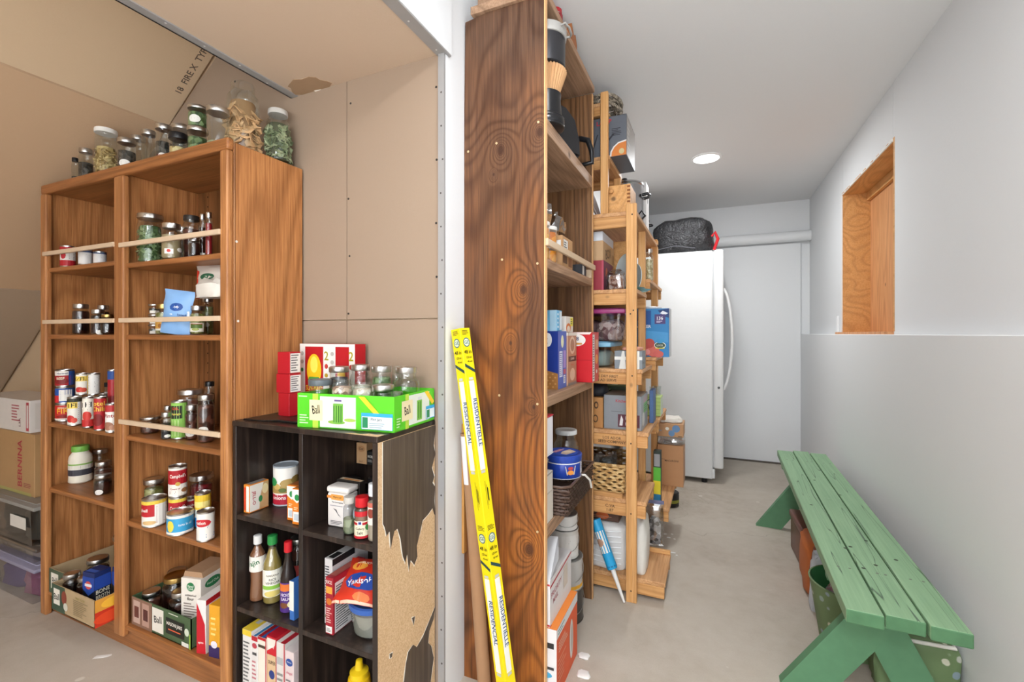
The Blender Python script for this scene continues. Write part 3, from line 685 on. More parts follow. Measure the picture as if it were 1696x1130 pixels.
box('cross_cleat', -.12, -.70+.074, .335, .12, -.70+.11, .3715, GRND, bn); box('cross_cleat', -.12, .66+.074, .335, .12, .66+.11, .3715, GRN, bn)
bm = bmesh.new(); abox(bm, -.018, -.60, .30, .018, .62, .335, .003); fin('stretcher', bm, GRN, bn)
rnd = random.Random(11)
dots('knot', [(-.05, -.52), (-.032, -.50), (.03, -.42), (-.09, -.1), (.05, .1), (-.02, .3), (.08, -.55), (-.03, -.66), (.01, -.62)], .006, P('3f4a38', .8), bn, lambda u, v, d: Vector((u, v, .4102+d)), .0002)
dots('nail_head', [(x, y) for x in (-.1, -.07, .0, .02, .08, .11) for y in (-.68, .68)], .004, P('6a6f62', .5), bn, lambda u, v, d: Vector((u, v, .4102+d)), .0003)

# ------------------------------------------------------------ light tube box and cardboard tube leaning in the corner
def lean(root, p0, p1, twist):
    d = (Vector(p1)-Vector(p0)).normalized(); q = Vector((0, 0, 1)).rotation_difference(d)
    root.rotation_mode = 'QUATERNION'; root.location = p0; root.rotation_quaternion = q @ Matrix.Rotation(twist, 4, 'Z').to_quaternion()
a = Vector((-0.7306,1.2500,1.1653)); b = Vector((-0.5712,1.2500,0.0984)); g = a+(b-a)*((a.z-.012)/(a.z-b.z))
Ln = (a-g).length
yb = thing('tube_lamp_box', 'long yellow fluorescent tube carton leaning against the stained plywood panel', 'box')
bm = bmesh.new(); YL = P('f2dc12', .4); abox(bm, -.021, -.021, 0, .021, .021, Ln, .001); mats = [YL]
pr = Print(bm, mats); NAVY = '1d3f7a'
for sd, w1 in ((0, 'RESIDENCIAL'), (1, 'RESIDENTIELLE')):
    fn = (lambda u, v, d: Vector((-.021+u, -.021-d, v))) if sd == 0 else (lambda u, v, d: Vector((.021+d, -.021+u, v)))
    for k in (0, 1):
        y = Ln-.0-k*.60
        m_ = lambda z: (y-z)/Ln
        ops = [('l', .2, m_(.022), .9, m_(.006), 4, '3c3a10'), ('e', .5, m_(.045), .33, .0145/Ln, '2d5f70'), ('e', .5, m_(.045), .26, .0115/Ln, 'd8e2c8'), ('t', 'GE', .5, m_(.045), .011/Ln, '2d5f70'),
               ('t', '48 in', .5, m_(.075), .012/Ln, '2c2a08', 0, .03), ('t', '1220 mm', .55, m_(.092), .007/Ln, '2c2a08', 0, .022), ('t', '40 watt', .6, m_(.105), .006/Ln, '2c2a08', 0, .02),
               ('p', [(.05, m_(.110)), (.95, m_(.132)), (.95, m_(.142)), (.05, m_(.120))], '27474a'),
               ('r', .22, m_(.44), .72, m_(.165), 'efefe6'), ('r', .27, m_(.163), .67, m_(.155), 'c9c9bd'), ('r', .27, m_(.45), .67, m_(.442), 'c9c9bd'),
               ('t', w1, .58, m_(.295), .018*.9/Ln, NAVY, -PI/2, .165),
               ('l', .62, m_(.56), .7, m_(.47), 1, '3c3a10')]
        pr.go(fn, .042, Ln, ops)
        for j in range(3):
            pr.go(fn, .042, Ln, [('r', .5+j*.11, m_(.56-j*.01), .53+j*.11, m_(.475+j*.012), '5c5812')])
fin('carton', bm, mats, yb); lean(yb, g, a, math.radians(-18))
a = Vector((-0.7622,1.3080,0.8248))+Vector((.024, 0, 0)); b = Vector((-0.6749,1.3080,0.0258)); g = a+(b-a)*((a.z-.008)/(a.z-b.z)); Ln = (a-g).length
kt = thing('cardboard_tube', 'brown cardboard mailing tube leaning left of the yellow carton', 'tube')
rev('tube_wall', [(.0215, 0), (.0215, Ln), (.018, Ln), (.018, .01)], P('a8805e', .75), kt, 24, cap0=True, cap1=False)
bm = bmesh.new(); mats = [P('e9e6ea', .5)]; Print(bm, mats).go(cylfn(.0216), .03, Ln, [('r', -.6, .80, .15, .99, 'e9e6ea')], nx=6); fin('paper_label', bm, mats, kt); lean(kt, g, a, 0)

# ============================================================ jars on top of the oak bookcase
G = 'jars on top of the oak bookcase'
TZ = 1.7605
jar('tiny clear jar with black lid, leftmost on the oak bookcase', -2.3433,0.9650,1.7605,0.0114,0.0952, DHERB, .3, BLACKP, [('r', -.4, .2, .7, 1.3, 'd9d6ce')], group=G)
jar('small jar of black contents with silver lid, second from the left on the oak bookcase', -2.3112,0.9850,1.7605,0.0231,0.1338, DHERB, .75, METAL, group=G)
jar('tall jar of golden dried pieces with white lid on the oak bookcase', -2.1974,1.0000,1.7605,0.0348,0.1972, OATS, .8, P('e6e3dd', .4), chip=('dried_piece', OATS, .009, 160), group=G, neck=.93)
jar('jar with plain oval label right of the tall white-lidded jar', -2.0125,0.9800,1.7605,0.0277,0.1193, DHERB, .8, METAL, OVAL(-.25, .8, .42), group=G, neck=.9)
jar('round clear storage jar with wire clamp behind the oval-labelled jar', -2.1762,1.1000,1.7605,0.0290,0.2068, None, .5, METAL, group=G, neck=.75)
jar('plain straight jar with silver lid left of the red-labelled jar', -1.9113,1.0000,1.7605,0.0219,0.1409, LEAFP, .3, METAL, group=G, neck=.92)
jar('jar with red writing on an oval label on the oak bookcase', -1.7918,0.9850,1.7605,0.0248,0.1327, DHERB, .7, METAL, [('e', -.2, .75, .5, .35, 'ebe6de'), ('t', 'CHILI POW', -.2, .75, .2, 'a82a35')], group=G, neck=.93)
jar('squat jar with wide black lid on the oak bookcase', -1.6926,0.9750,1.7605,0.0253,0.0810, OATS, .6, BLACKP, group=G, neck=1.0, lidh=.022)
jar('black-capped jar standing behind the squat black-lidded jar', -1.8545,1.0800,1.7605,0.0307,0.1818, DHERB, .8, METAL, group=G, neck=.95)
b9 = (-1.6266,1.0000,1.7605,0.0300,0.0981)
jar('short jar of green herbs under a second jar on the oak bookcase', *b9, LEAF, .8, METAL, group=G, neck=.95, shoulder=.9)
jar('short jar of green herbs with oval label stacked on another jar', b9[0], b9[1], b9[2]+b9[4]+.0005, b9[3]*.95, (-1.6266,1.0000,1.7605,0.0300,0.1710)[4]-b9[4], LEAF, .85, METAL, OVAL(-.35, .8, .4), group=G, neck=.95, shoulder=.9)
jar('nearly empty clear jar with silver lid at the front corner of the oak bookcase', -1.4743,0.9700,1.7605,0.0314,0.1229, LEAFP, .12, METAL, group=G, neck=.93, shoulder=.85)
jar('largest jar, lidless, filled with dried apple slices on the oak bookcase', -1.4821,1.0620,1.7605,0.0493,0.2473, P('a07c56', .7), .92, None, chip=('dried_slice', P('d2aa7c', .7, 0, .3), .024, 170), group=G, neck=.72, shoulder=.72)
jar('large jar of pale green dried leaves at the right end of the oak bookcase', -1.4201,1.1500,1.7605,0.0393,0.1849, P('4a523c', .7), .95, P('bfbcb6', .35), chip=('dried_leaf', LEAFP, .017, 200), group=G, neck=.74, shoulder=.75)
carton('paper_card', 'small flat white card lying at the left end of the oak bookcase top', 'card', -2.46, 1.0, 1.7605, .07, .05, .004, 'd8d2c6')

# ------------------------------------------------------------ oak bookcase, left bay
G = 'cans in the left bay, second shelf'
def tinyred(u=0): return [('r', 0, .0, 1, .28, 'b02028'), ('r', .1, .3, .9, .8, 'e8e2da'), ('r', 0, .86, 1, 1, 'b02028'), ('l', .55, .35, .85, .75, 5, '4a4a4a'), ('e', .3, .55, .12, .2, 'c03038')]
can('small red and white can at the left end of the top shelf, back', -2.7061,1.0600,1.4210,0.0175,0.1118, tinyred(), 'c22a30')
can('small red and white can, front left of the top shelf with barcode', -2.4240,0.9750,1.4210,0.0240,0.0887, tinyred(), 'c22a30')
def milk(): return [('r', 0, .88, 1, 1, '3c4a6c'), ('l', .1, .1, .9, .85, 9, '8a8a90')]
can('small white can with grey print, middle of the top left shelf', -2.2900,0.9750,1.4210,0.0220,0.0638, milk(), 'dcd8d4')
can('small white can with grey print, right of the middle on the top left shelf', -2.2072,0.9850,1.4210,0.0203,0.0522, milk(), 'd6d2ce')
fb = carton('flour_bag', 'blue bag of flour with white panel beside the divider, top left shelf', 'bag', -2.035, 1.02, 1.421, .085, .085, .235, '5f8fc4', .9, {'front': [('e', .55, .78, .42, .13, '1e3f78'), ('e', .6, .55, .55, .18, 'eae6dc'), ('t', 'GV', .45, .79, .08, 'f2f2f2'), ('t', 'All-Purpose', .6, .58, .06, '2a2a2a', 0, .07), ('t', 'Flour', .6, .5, .06, '2a2a2a'), ('r', 0, .02, 1, .1, '3f6fae')]})
G = 'dark jars in the left bay'
jar('tall dark jar with silver lid, leftmost on the third left shelf', -2.3835,1.0000,1.1475,0.0271,0.1245, JAM, 1, METAL)
jar('dark jar with a small paper label left of the divider, front', -2.1751,0.9650,1.1475,0.0216,0.0959, JAM, 1, METAL, OVAL(.25, .35, .35))
jar('dark jar with gold lid against the divider, third left shelf', -2.1278,0.9750,1.1475,0.0226,0.0768, JAM, 1, GOLD)
jar('dark jar with silver lid at the back of the third left shelf', -2.4385,1.1000,1.1475,0.0216,0.1266, JAM, 1, METAL)
# fourth left shelf: stacked cans
def redblue(): return [('r', 0, .7, 1, 1, 'e9e4dc'), ('t', 'Hormel', .4, .85, .14, '1c2c5c'), ('r', 0, 0, 1, .68, 'a22228'), ('r', .62, 0, 1, 1, '25509a'), ('e', .35, .3, .28, .2, '7c1c1c'), ('t', 'BEEF', .35, .5, .16, 'e8dcc0')]
def beans(): return [('r', 0, .55, 1, 1, '24509c'), ('r', .3, .1, .75, .9, 'e6e3dd'), ('l', .35, .15, .7, .85, 7, '5a6a90'), ('r', 0, 0, .3, .5, 'c42a2e'), ('r', .75, 0, 1, 1, '24509c')]
def firecan(): return [('r', 0, .0, 1, 1, 'c22a24'), ('r', 0, .0, 1, .12, 'dcd4c8'), ('t', 'FIRE', .5, .62, .34, 'f0b030'), ('t', 'ROASTED', .45, .84, .1, 'f4e6c8'), ('e', .5, .25, .3, .12, '8c1812')]
def dmonte(a='e6dfc8', b='TEL', c='f0d060'): return [('r', 0, .62, 1, .86, c), ('t', b, .4, .74, .17, '2c2418'), ('r', 0, .86, 1, 1, '3c3a30'), ('e', .3, .22, .2, .14, 'c4302c'), ('e', .48, .16, .14, .1, 'd84a3a'), ('r', .62, 0, 1, .86, 'eceae6'), ('l', .66, .1, .95, .8, 9, '55555a')]
s0 = (-2.4730,0.9850,0.7880,0.0297,0.0723); hh = (-2.4730,0.9850,0.7880,0.0297,0.1429)[4]; h3 = (-2.4730,0.9850,0.7880,0.0297,0.2134)[4]
can('red fire-roasted can at the bottom of the leftmost stack of three', *s0, firecan(), 'c22a24')
can('blue and white can in the middle of the leftmost stack of three', s0[0], s0[1], s0[2]+s0[4]+.0005, s0[3], hh-s0[4]-.001, beans(), '24509c')
can('blue and red meat can on top of the leftmost stack of three', s0[0], s0[1], s0[2]+hh, s0[3], h3-hh, redblue(), 'a22228')
def pl(px, l, r, t, Y): return None
p1 = (-2.3114,0.9500,0.7880,0.0215,0.1135); can('white can with yellow band, second in the front row of stacked cans', *p1, dmonte(), 'e9e4da')
p2 = (-2.2095,0.9500,0.7880,0.0180,0.1191); can('tomato can with dark brand lettering, third in the front row', *p2, [('r', 0, .66, 1, .9, 'efe9dc'), ('t', 'TEL', .4, .78, .2, '1c1a18'), ('r', 0, 0, 1, .25, 'c22c2a'), ('e', .4, .38, .26, .16, 'cc3a2e'), ('l', .1, .5, .7, .62, 3, '6a6a60'), ('r', .8, 0, 1, 1, 'e6dfd0')], 'ece6d8')
p3 = (-2.1088,0.9420,0.7880,0.0185,0.1257); can('red can with yellow lettering, fourth in the front row of the can shelf', *p3, [('t', 'Rotel', .3, .84, .15, 'f2c84a'), ('t', 'Chili', .35, .66, .15, 'f2c84a'), ('e', .35, .3, .3, .2, '7c1a1a'), ('r', .72, 0, 1, .95, 'd24038')], 'b42a2e')
p4 = (-2.0231,0.9380,0.7880,0.0183,0.1066); can('white can with beans pictured, beside the divider on the can shelf', *p4, [('r', 0, .75, 1, 1, 'b03030'), ('t', 'Pinto', .4, .6, .14, 'a02828'), ('e', .3, .2, .3, .16, '9a6a54'), ('e', .55, .14, .2, .1, 'b4846a')], 'ece8e0')
q1 = (-2.3385,0.9850,0.7880,0.0196,0.2030); q2 = (-2.2852,1.0000,0.7880,0.0188,0.2036); tb = p1[4]+.001
can('corn can stacked on the front row, with yellow band', q1[0], q1[1], .788+tb, q1[3], q1[4]-tb, [('r', 0, .66, 1, .92, 'f0d060'), ('t', 'RZEL', .35, .78, .18, '2c2418'), ('e', .35, .22, .22, .14, 'c4302c'), ('e', .55, .2, .2, .12, 'd4503c')], 'efeae0')
can('white can with nutrition panel stacked beside the corn can', q2[0], q2[1], .788+tb, q2[3], q2[4]-tb, [('l', .2, .1, .8, .9, 10, '55555a'), ('r', 0, 0, .15, 1, 'd8b848')], 'e9e7e2')
can('can standing under the corn can at the back of the can shelf', q1[0], 1.06, .788, q1[3], tb, dmonte(), 'e9e4da')
can('white can under the one with the nutrition panel, back row', q2[0]-.01, 1.07, .788, q2[3], tb, dmonte(), 'e9e4da')
q3 = (-2.1248,0.9900,0.7880,0.0167,0.2240); can('tall red can with blue band beside the divider, back of the can shelf', q3[0], q3[1], .788, q3[3], q3[4], [('r', 0, .85, 1, 1, '2a4c90'), ('r', 0, .1, .8, .55, '7c1c20')], 'a82028')
q4 = (-2.3928,1.0900,0.7880,0.0078,0.1511); jar('small dark green bottle between the stacked cans', *q4, LEAF, .9, BLACKP, cat='bottle')
# fifth left shelf
j = (-2.4642,1.0328,0.5207,0.0393,0.1542)
mj = thing('mayonnaise_jar', 'plastic mayonnaise jar with green lid on the fifth left shelf', 'jar', (j[0], j[1], .5205), 1.0)
r_, h_ = j[3], j[4]
rev('jar_body', [(r_*.85, 0), (r_, .006), (r_*.97, h_*.2), (r_*.97, h_*.55), (r_, h_*.6), (r_*.93, h_*.72), (r_*.68, h_*.83), (r_*.66, h_*.86)], WAX, mj, 28)
rev('lid', [(r_*.74, h_*.85), (r_*.75, h_*.86), (r_*.75, h_*.98), (r_*.7, h_)], P('74b04a', .4), mj, 28)
bm = bmesh.new(); mats = []
Print(bm, mats).go(cylfn(r_*.985), PI*r_, h_, [('r', -.5, .22, .5, .54, 'dcd8cc'), ('r', -.5, .22, .5, .38, '3c3c44'), ('l', .05, .40, .4, .52, 4, '6a6a62'), ('r', -.5, .50, .5, .54, '8ab45c')], nx=12); fin('paper_label', bm, mats, mj)
jar('open-topped jar standing at the back of the fifth left shelf', -2.4849,1.1100,0.5205,0.0278,0.1182, BROWNJ, .5, METAL)
jj = (-2.1996,0.9913,0.5207,0.0287,0.0754)
jar('small jar with oval label at the front of the fifth left shelf', *jj, JAM, .9, METAL, OVAL(-.45, .45, .3))
jar('jar with silver lid behind the small oval-labelled jar, fifth left shelf', -2.2944,1.0350,0.5205,0.0277,0.1054, BROWNJ, .9, METAL)

# ------------------------------------------------------------ oak bookcase, right bay
jar('large jar of green herbs, leftmost on the second right shelf', -1.8829,0.9900,1.4065,0.0398,0.1787, LEAF, .95, METAL, chip=('herb_leaf', LEAF, .008, 80), neck=.88)
jar('jar of tan powder with a red picture label, second right shelf', -1.7107,0.9650,1.4065,0.0292,0.1233, P('9c8a68', .6), .9, METAL, [('r', -.75, .55, .15, 1.15, 'ece8e0'), ('e', -.3, .9, .2, .18, 'c43a34'), ('e', .9, 1.1, .4, .25, 'dcd8ce')])
jar('short dark jar with white oval tag, behind the tan powder jar', -1.8111,1.0600,1.4065,0.0238,0.1405, BROWNJ, .9, METAL)
jar('tall dark brown jar with dark lid on the second right shelf', -1.7112,1.0300,1.4065,0.0266,0.1658, BROWNJ, .9, P('2a2420', .4))
jar('dark squat jar behind the retaining bar, second right shelf', -1.5789,0.9600,1.4065,0.0165,0.0611, JAM, .95, METAL)
jar('narrow bottle of dark spice with silver cap, second right shelf', -1.5846,0.9900,1.4065,0.0093,0.1493, JAM, .9, METAL, [('r', -.8, .8, .8, 1.8, 'e2ded6')], cat='bottle', neck=.75)
jar('small red sauce bottle at the right end of the second right shelf', -1.5121,0.9650,1.4065,0.0099,0.1415, P('8c1c24', .35), .95, METAL, cat='bottle', neck=.75)
# third right shelf
u = (-1.8758,1.0000,1.1475,0.0174,0.0446); zz = 1.1475
for i, nm in enumerate(('bottom', 'middle', 'top')):
    a = (-1.8758,1.0000,1.1475,0.0174,0.0446)[4] if i == 0 else None
    hgt = ((-1.8758,1.0000,1.1475,0.0174,0.1112)[4])/3
    jar('small spice jar, %s of the stack of three, third right shelf of the bookcase' % nm, u[0], u[1], zz, u[3], hgt-.0005, DHERB, .8, METAL, [('r', -.9, .15, .9, .75, 'd9d4ca')], neck=.95); zz += hgt
jar('tan jar with orange and white label left of the blue bag', -1.8173,1.0000,1.1475,0.0261,0.1096, OLIVE, .95, GOLD, [('r', -1.3, .55, 1.3, 1.75, 'd8a24c'), ('r', -1.3, .55, 1.3, .8, 'e6dfcf'), ('e', -.5, 1.2, .25, .3, 'a86a28')])
jar('pickle jar with green label right of the blue bag', -1.6104,0.9900,1.1475,0.0229,0.0974, OLIVE, .95, METAL, [('r', -1.2, .4, .8, 1.7, 'e6e0d0'), ('r', -1.0, .9, .6, 1.5, '5f7a34'), ('e', -.3, .75, .5, .2, 'a0a858'), ('r', -1.0, 1.5, .6, 1.6, 'a83a30')])
jar('jar of pickled vegetables with oval tag at the right end, third right shelf', -1.6677,1.0600,1.1475,0.0181,0.1354, OLIVE, .95, METAL, OVAL(-.3, 1.9, .4))
bp_ = thing('snack_bag', 'light blue snack bag with dark oval logo leaning on the retaining bar', 'bag', (-1.675, .955, 1.149), -.06)
bp_.rotation_euler = (0, .12, .35)
def pouch(parent, name, w, h, d, m, prints=None, mats=None, top=.2, seed=1, crimp=True):
    """filled flat pouch: sealed top and bottom, bulged middle"""
    from mathutils import noise
    bm = bmesh.new(); nx, nz = 8, 10; fr_, bk = [], []
    def P3(i, k, s):
        u = i/nx; v = k/nz; e = math.sin(PI*min(1, max(0, u)))**.6*math.sin(PI*min(1, max(.0, v*.97+.03)))**.45
        x = (u-.5)*w*(1-.06*math.sin(PI*v)); y = s*d/2*e*(1+.3*noise.noise(Vector((u*3, v*3, seed))))
        return Vector((x+.006*noise.noise(Vector((v*4, seed, 1))), y+.004*noise.noise(Vector((u*7, v*5, seed))), v*h))
    g = {}
    for s_ in (-1, 1):
        for k in range(nz+1):
            for i in range(nx+1):
                if s_ == 1 and (i in (0, nx) or k in (0, nz)): g[s_, i, k] = g[-1, i, k]; continue
                g[s_, i, k] = bm.verts.new(P3(i, k, s_))
        for k in range(nz):
            for i in range(nx):
                q = [g[s_, i, k], g[s_, i+1, k], g[s_, i+1, k+1], g[s_, i, k+1]]
                if s_ == 1: q = q[::-1]
                bm.faces.new(q)
    mats = [m]
    if prints:
        def fn(u, v, dd_):
            return P3(u/w*nx, v/h*nz, -1)+Vector((0, -dd_-.0005, 0))
        Print(bm, mats).go(fn, w, h, prints, nx=10)
    return fin(name, bm, mats, parent, 50)
po = pouch(bp_, 'bag_film', .108, .150, .045, P('7fa9d8', .35), [('e', .62, .62, .2, .09, '1f4c94'), ('t', 'Lindy', .62, .62, .06, 'f2f2f2', 0, .04), ('p', [(.45, .45), (.98, .35), (.98, .55)], 'e6eaf0'), ('t', 'Dried', .8, .45, .05, '3a5a90', 0, .03)])
fb2 = thing('food_bag', 'clear and red food bag lying on top of the jars, third right shelf', 'bag', (-1.565, 1.03, 1.272), .15)
pouch(fb2, 'bag_film', .19, .118, .06, P('cfc3b8', .3), [('p', [(0, 0), (.12, 0), (.14, .8), (.02, .85)], 'cf3d28'), ('e', .42, .62, .2, .09, '23563c'), ('t', 'Only', .42, .62, .06, 'd8e2c8', 0, .03), ('e', .35, .3, .25, .2, 'c8745c'), ('e', .2, .15, .15, .12, 'd88a6c')], seed=4)
fb3 = thing('crumpled_bag', 'crumpled white plastic bag at the right end of the third right shelf', 'bag', (-1.495, .975, 1.268), .0)
blob('bag_film', P('d9d2c8', .3), 0, 0, 0, .13, .07, .06, 6, fb3, (20, 12), .3, .6, 3.2)
# fourth right shelf
jar('low wide jar with silver lid, leftmost on the fourth right shelf', -1.9019,1.0000,0.7838,0.0297,0.0605, BROWNJ, .7, METAL, neck=.95)
jar('small jar with black and white label, fourth right shelf', -1.7415,0.9650,0.7835,0.0159,0.0931, DHERB, .8, METAL, [('r', -.9, .5, .9, 1.7, '1c1c1e'), ('e', .2, .8, .6, .35, 'e2e0da')])
jar('small jar with white lid behind the black-labelled jar', -1.8478,1.0300,0.7835,0.0152,0.1001, PINTO, .7, METAL)
a4 = (-1.7110,0.9895,0.7837,0.0236,0.1321)
can('tall green asparagus can on the fourth right shelf', *a4, [('r', 0, 0, 1, 1, '8fc25a'), ('r', .1, .55, .62, .92, '23281e'), ('t', 'DEL', .35, .84, .07, 'd84a30'), ('t', 'Asparagus', .36, .68, .08, 'f0d860', 0, .028), ('p', [(.2, .05), (.24, .05), (.24, .5), (.2, .52)], 'b8d48a'), ('p', [(.32, .05), (.36, .05), (.36, .5), (.32, .52)], 'b8d48a'), ('p', [(.44, .05), (.48, .05), (.48, .5), (.44, .52)], 'b8d48a')], '8fc25a')
jar('wide jar with silver lid at the back of the fourth right shelf', -1.8163,1.0900,0.7835,0.0384,0.1554, BROWNJ, .95, METAL, neck=.95)
jar('dark preserve jar with oval label right of the asparagus can', -1.6577,0.9988,0.7837,0.0195,0.1193, BROWNJ, .95, METAL, OVAL(-.3, 1.2, .5))
jar('tall dark red preserve jar with oval label, right end of the fourth right shelf', -1.5745,0.9947,0.7837,0.0251,0.1600, BROWNJ, .98, METAL, OVAL(-.35, 1.75, .4))
jar('dark jar with black lid at the back right corner, fourth right shelf', -1.7514,1.1200,0.7835,0.0172,0.1851, JAM, .95, BLACKP)
# fifth right shelf
def soup(bottom=1): return [('r', 0, .42, 1, .92, 'b01c26'), ('r', 0, 0, 1, .42, 'ece7dd'), ('t', "Campbell's", .5, .70, .17, 'f4efe6', 0, .05), ('e', .5, .43, .09, .07, 'c9a24a'), ('t', 'Cream of', .4, .26, .06, 'a01c24'), ('l', .2, .08, .5, .18, 2, '8a4a3a'), ('e', .75, .18, .14, .08, 'a8744a')]
k1 = (-1.8084,0.9641,0.4757,0.0362,0.0978)
can('large soup can with red and white label at the front of the soup shelf', *k1, [('r', 0, .38, .5, .86, 'b82028'), ('r', .5, 0, 1, .86, 'ece9e3'), ('r', 0, .86, 1, 1, 'e8c44a'), ('t', 'pbell', .2, .62, .17, 'f4efe6', 0, .035), ('l', .55, .1, .95, .8, 12, 'b05a5c'), ('e', .35, .14, .2, .08, 'd8b47c')], 'ece7dd')
k2 = (-1.9077,1.0150,0.4758,0.0301,0.1358); jar('wide jar of tan sauce behind the large soup can', *k2, OLIVE, .95, METAL, [('e', -.6, .8, .4, .2, '8c2020'), ('r', -.7, .3, .3, .6, 'e0dccf')], neck=.97)
k3 = (-1.7204,0.9900,0.4755,0.0265,0.1058); can('soup can with red band at the bottom of the stack of two', *k3, [('r', 0, .42, 1, .88, 'b01c26'), ('r', 0, .88, 1, 1, 'e6c84a'), ('t', "Campbell's", .5, .66, .19, 'f4efe6', 0, .05), ('e', .5, .40, .09, .07, 'c9a24a')], 'ece7dd')
k4 = (-1.7136,0.9900,0.4755,0.0282,0.2127); can('cream of mushroom soup can on top of the stack of two', k3[0], k3[1], .4755+k3[4]+.0005, k3[3]*1.02, k4[4]-k3[4], soup(), 'ece7dd')
k5 = (-1.7312,1.0400,0.4755,0.0143,0.0836); can('red soup can half hidden behind the milk cans', *k5, soup(), 'ece7dd')
k6 = (-1.6572,0.9613,0.4757,0.0380,0.0733); can('low light blue tuna can at the front of the soup shelf', *k6, [('r', 0, .0, 1, .12, 'e8e4dc'), ('r', 0, .85, 1, 1, 'e8e4dc'), ('e', .25, .45, .1, .3, 'f0d04a'), ('t', 'tuna in oil', .62, .5, .14, 'dff0f8', 0, .04)], '3a9ccc')
k7 = (-1.6346,1.0223,0.4757,0.0241,0.1208); can('tall yellow and blue can behind the white milk can', *k7, [('r', 0, .55, 1, 1, 'f0c83a'), ('r', 0, 0, 1, .3, '2a8cc8'), ('r', 0, .3, 1, .55, 'e8e8e0'), ('r', .1, .62, .8, .8, 'f6e28a')], 'e8e4da')
k8 = (-1.5206,0.9606,0.4757,0.0258,0.0970); can('white evaporated milk can with red logo, front right of the soup shelf', *k8, [('e', .35, .66, .34, .14, 'c4242c'), ('t', 'nation', .3, .67, .12, 'f6f2ea', 0, .03), ('p', [(.05, .52), (.6, .55), (.55, .47), (.1, .45)], '2a4a90'), ('l', .5, .08, .9, .26, 2, '7c9ac4')], 'eeeae2')
k9 = (-1.7678,1.1000,0.4755,0.0367,0.1453); jar('wide jar of dark red fruit at the back right, soup shelf', *k9, REDJ, .95, METAL, neck=.95)

# ------------------------------------------------------------ trays at the bottom of the bookcase
def tray_box(name, label, cat, pts, z, h, m, prints, th=.003):
    t = thing(name, label, cat, (pts[0][0], pts[0][1], z)); o = Vector((pts[0][0], pts[0][1]))
    L = [(p[0]-o.x, p[1]-o.y) for p in pts]; n = len(L)
    bm = bmesh.new(); prism(bm, L, lambda u, v, d: Vector((u, v, d)), 0, th); fin('tray_floor', bm, m, t)
    bm = bmesh.new(); mats = [m]
    for i in range(n):
        a = Vector(L[i]); b = Vector(L[(i+1) % n]); d = (b-a).normalized(); nn = Vector((-d.y, d.x))*th
        q = [a, b, b+nn, a+nn]
        lo = [bm.verts.new((p.x, p.y, .0)) for p in q]; hi = [bm.verts.new((p.x, p.y, h)) for p in q]
        bm.faces.new(lo[::-1]); bm.faces.new(hi)
        for k in range(4): bm.faces.new((lo[k], lo[(k+1) % 4], hi[(k+1) % 4], hi[k]))
    pr = Print(bm, mats)
    for i, ops in prints.items():
        a = Vector(L[i]); b = Vector(L[(i+1) % n]); d = (b-a).normalized(); nn = Vector((d.y, -d.x))
        pr.go(lambda u, v, dd_: Vector((a.x+d.x*u+nn.x*dd_, a.y+d.y*u+nn.y*dd_, v)), (b-a).length, h, ops)
    fin('tray_wall', bm, mats, t)
    return t
BALL = lambda u, w, hh=.38: [('r', u-w/2, .5-hh, u+w/2, .5+hh, 'ece6da'), ('t', 'Ball', u, .52, .26, '23201c', .12, .05)]
tray_box('jar_tray', 'cardboard jar tray overhanging the left bay floor, with bone broth cartons', 'tray',
         [(-2.31, .882), (-2.01, .882), (-2.01, 1.18), (-2.47, 1.18), (-2.47, .935), (-2.31, .935)], .1005, .098, P('b59c78', .7),
         {0: [('r', 0, 0, .32, 1, '3b5140'), ('e', .30, .62, .06, .26, '8c4030'), ('r', .05, .25, .2, .85, 'ece6da'), ('t', 'Ball', .125, .55, .24, '23201c', .1, .04), ('e', .34, .3, .05, .15, 'd8d4c4'), ('l', .52, .15, .86, .75, 9, '8c7a58'), ('t', 'WHAT TO TRY', .68, .82, .07, '8c8430')],
          1: [('r', 0, 0, 1, .55, 'c8321e'), ('e', .15, .25, .16, .2, 'e04a26'), ('e', .5, .3, .18, .22, 'd4301c'), ('e', .8, .35, .16, .2, 'e0522a'), ('r', 0, .55, 1, 1, 'd89a3c'), ('e', .2, .75, .14, .18, 'f0b83c'), ('e', .6, .75, .18, .2, 'c8402a'), ('r', .3, .12, .8, .2, 'f2e6d6')],
          4: [('r', 0, 0, 1, 1, '4c5a44'), ('r', .1, .2, .45, .85, 'e6e0d2'), ('t', 'Ball', .28, .55, .26, '23201c', .1, .04), ('e', .65, .5, .12, .3, '8a4632'), ('r', .8, 0, 1, 1, 'c8b490')]})
tray_box('jar_tray', 'green mason jar tray with black lettering in the right bay floor', 'tray',
         [(-1.925, .953), (-1.585, .953), (-1.585, 1.19), (-1.925, 1.19)], .1005, .100, P('4c6242', .6),
         {0: [('r', 0, 0, .36, 1, '8c6a58'), ('r', .03, .1, .15, .9, 'c4a698'), ('r', .19, .1, .31, .9, 'b89484'), ('r', .05, .3, .13, .7, '6a3c34'), ('r', .21, .3, .29, .7, '5c3430'), ('r', .37, .1, .56, .92, 'ece6da'), ('t', 'Ball', .465, .54, .24, '23201c', .12, .055), ('r', .6, .22, .9, .76, '20241e'), ('t', 'MASON JARS', .74, .56, .16, 'f2ece0', 0, .085), ('r', .64, .36, .84, .4, 'd8603c'), ('e', .94, .52, .035, .13, 'd4dccb'), ('r', .86, .02, .97, .16, 'e6e6dc'), ('r', .98, 0, 1, .5, '9ac04c'), ('l', .65, .9, .85, .97, 1, 'd8dcc8')],
          1: [('r', .1, .15, .5, .85, '7c342c'), ('r', .55, .1, .9, .9, 'c8a694'), ('l', .6, .2, .85, .8, 3, '6a4c40')]})
G2 = 'jars in the left floor tray'
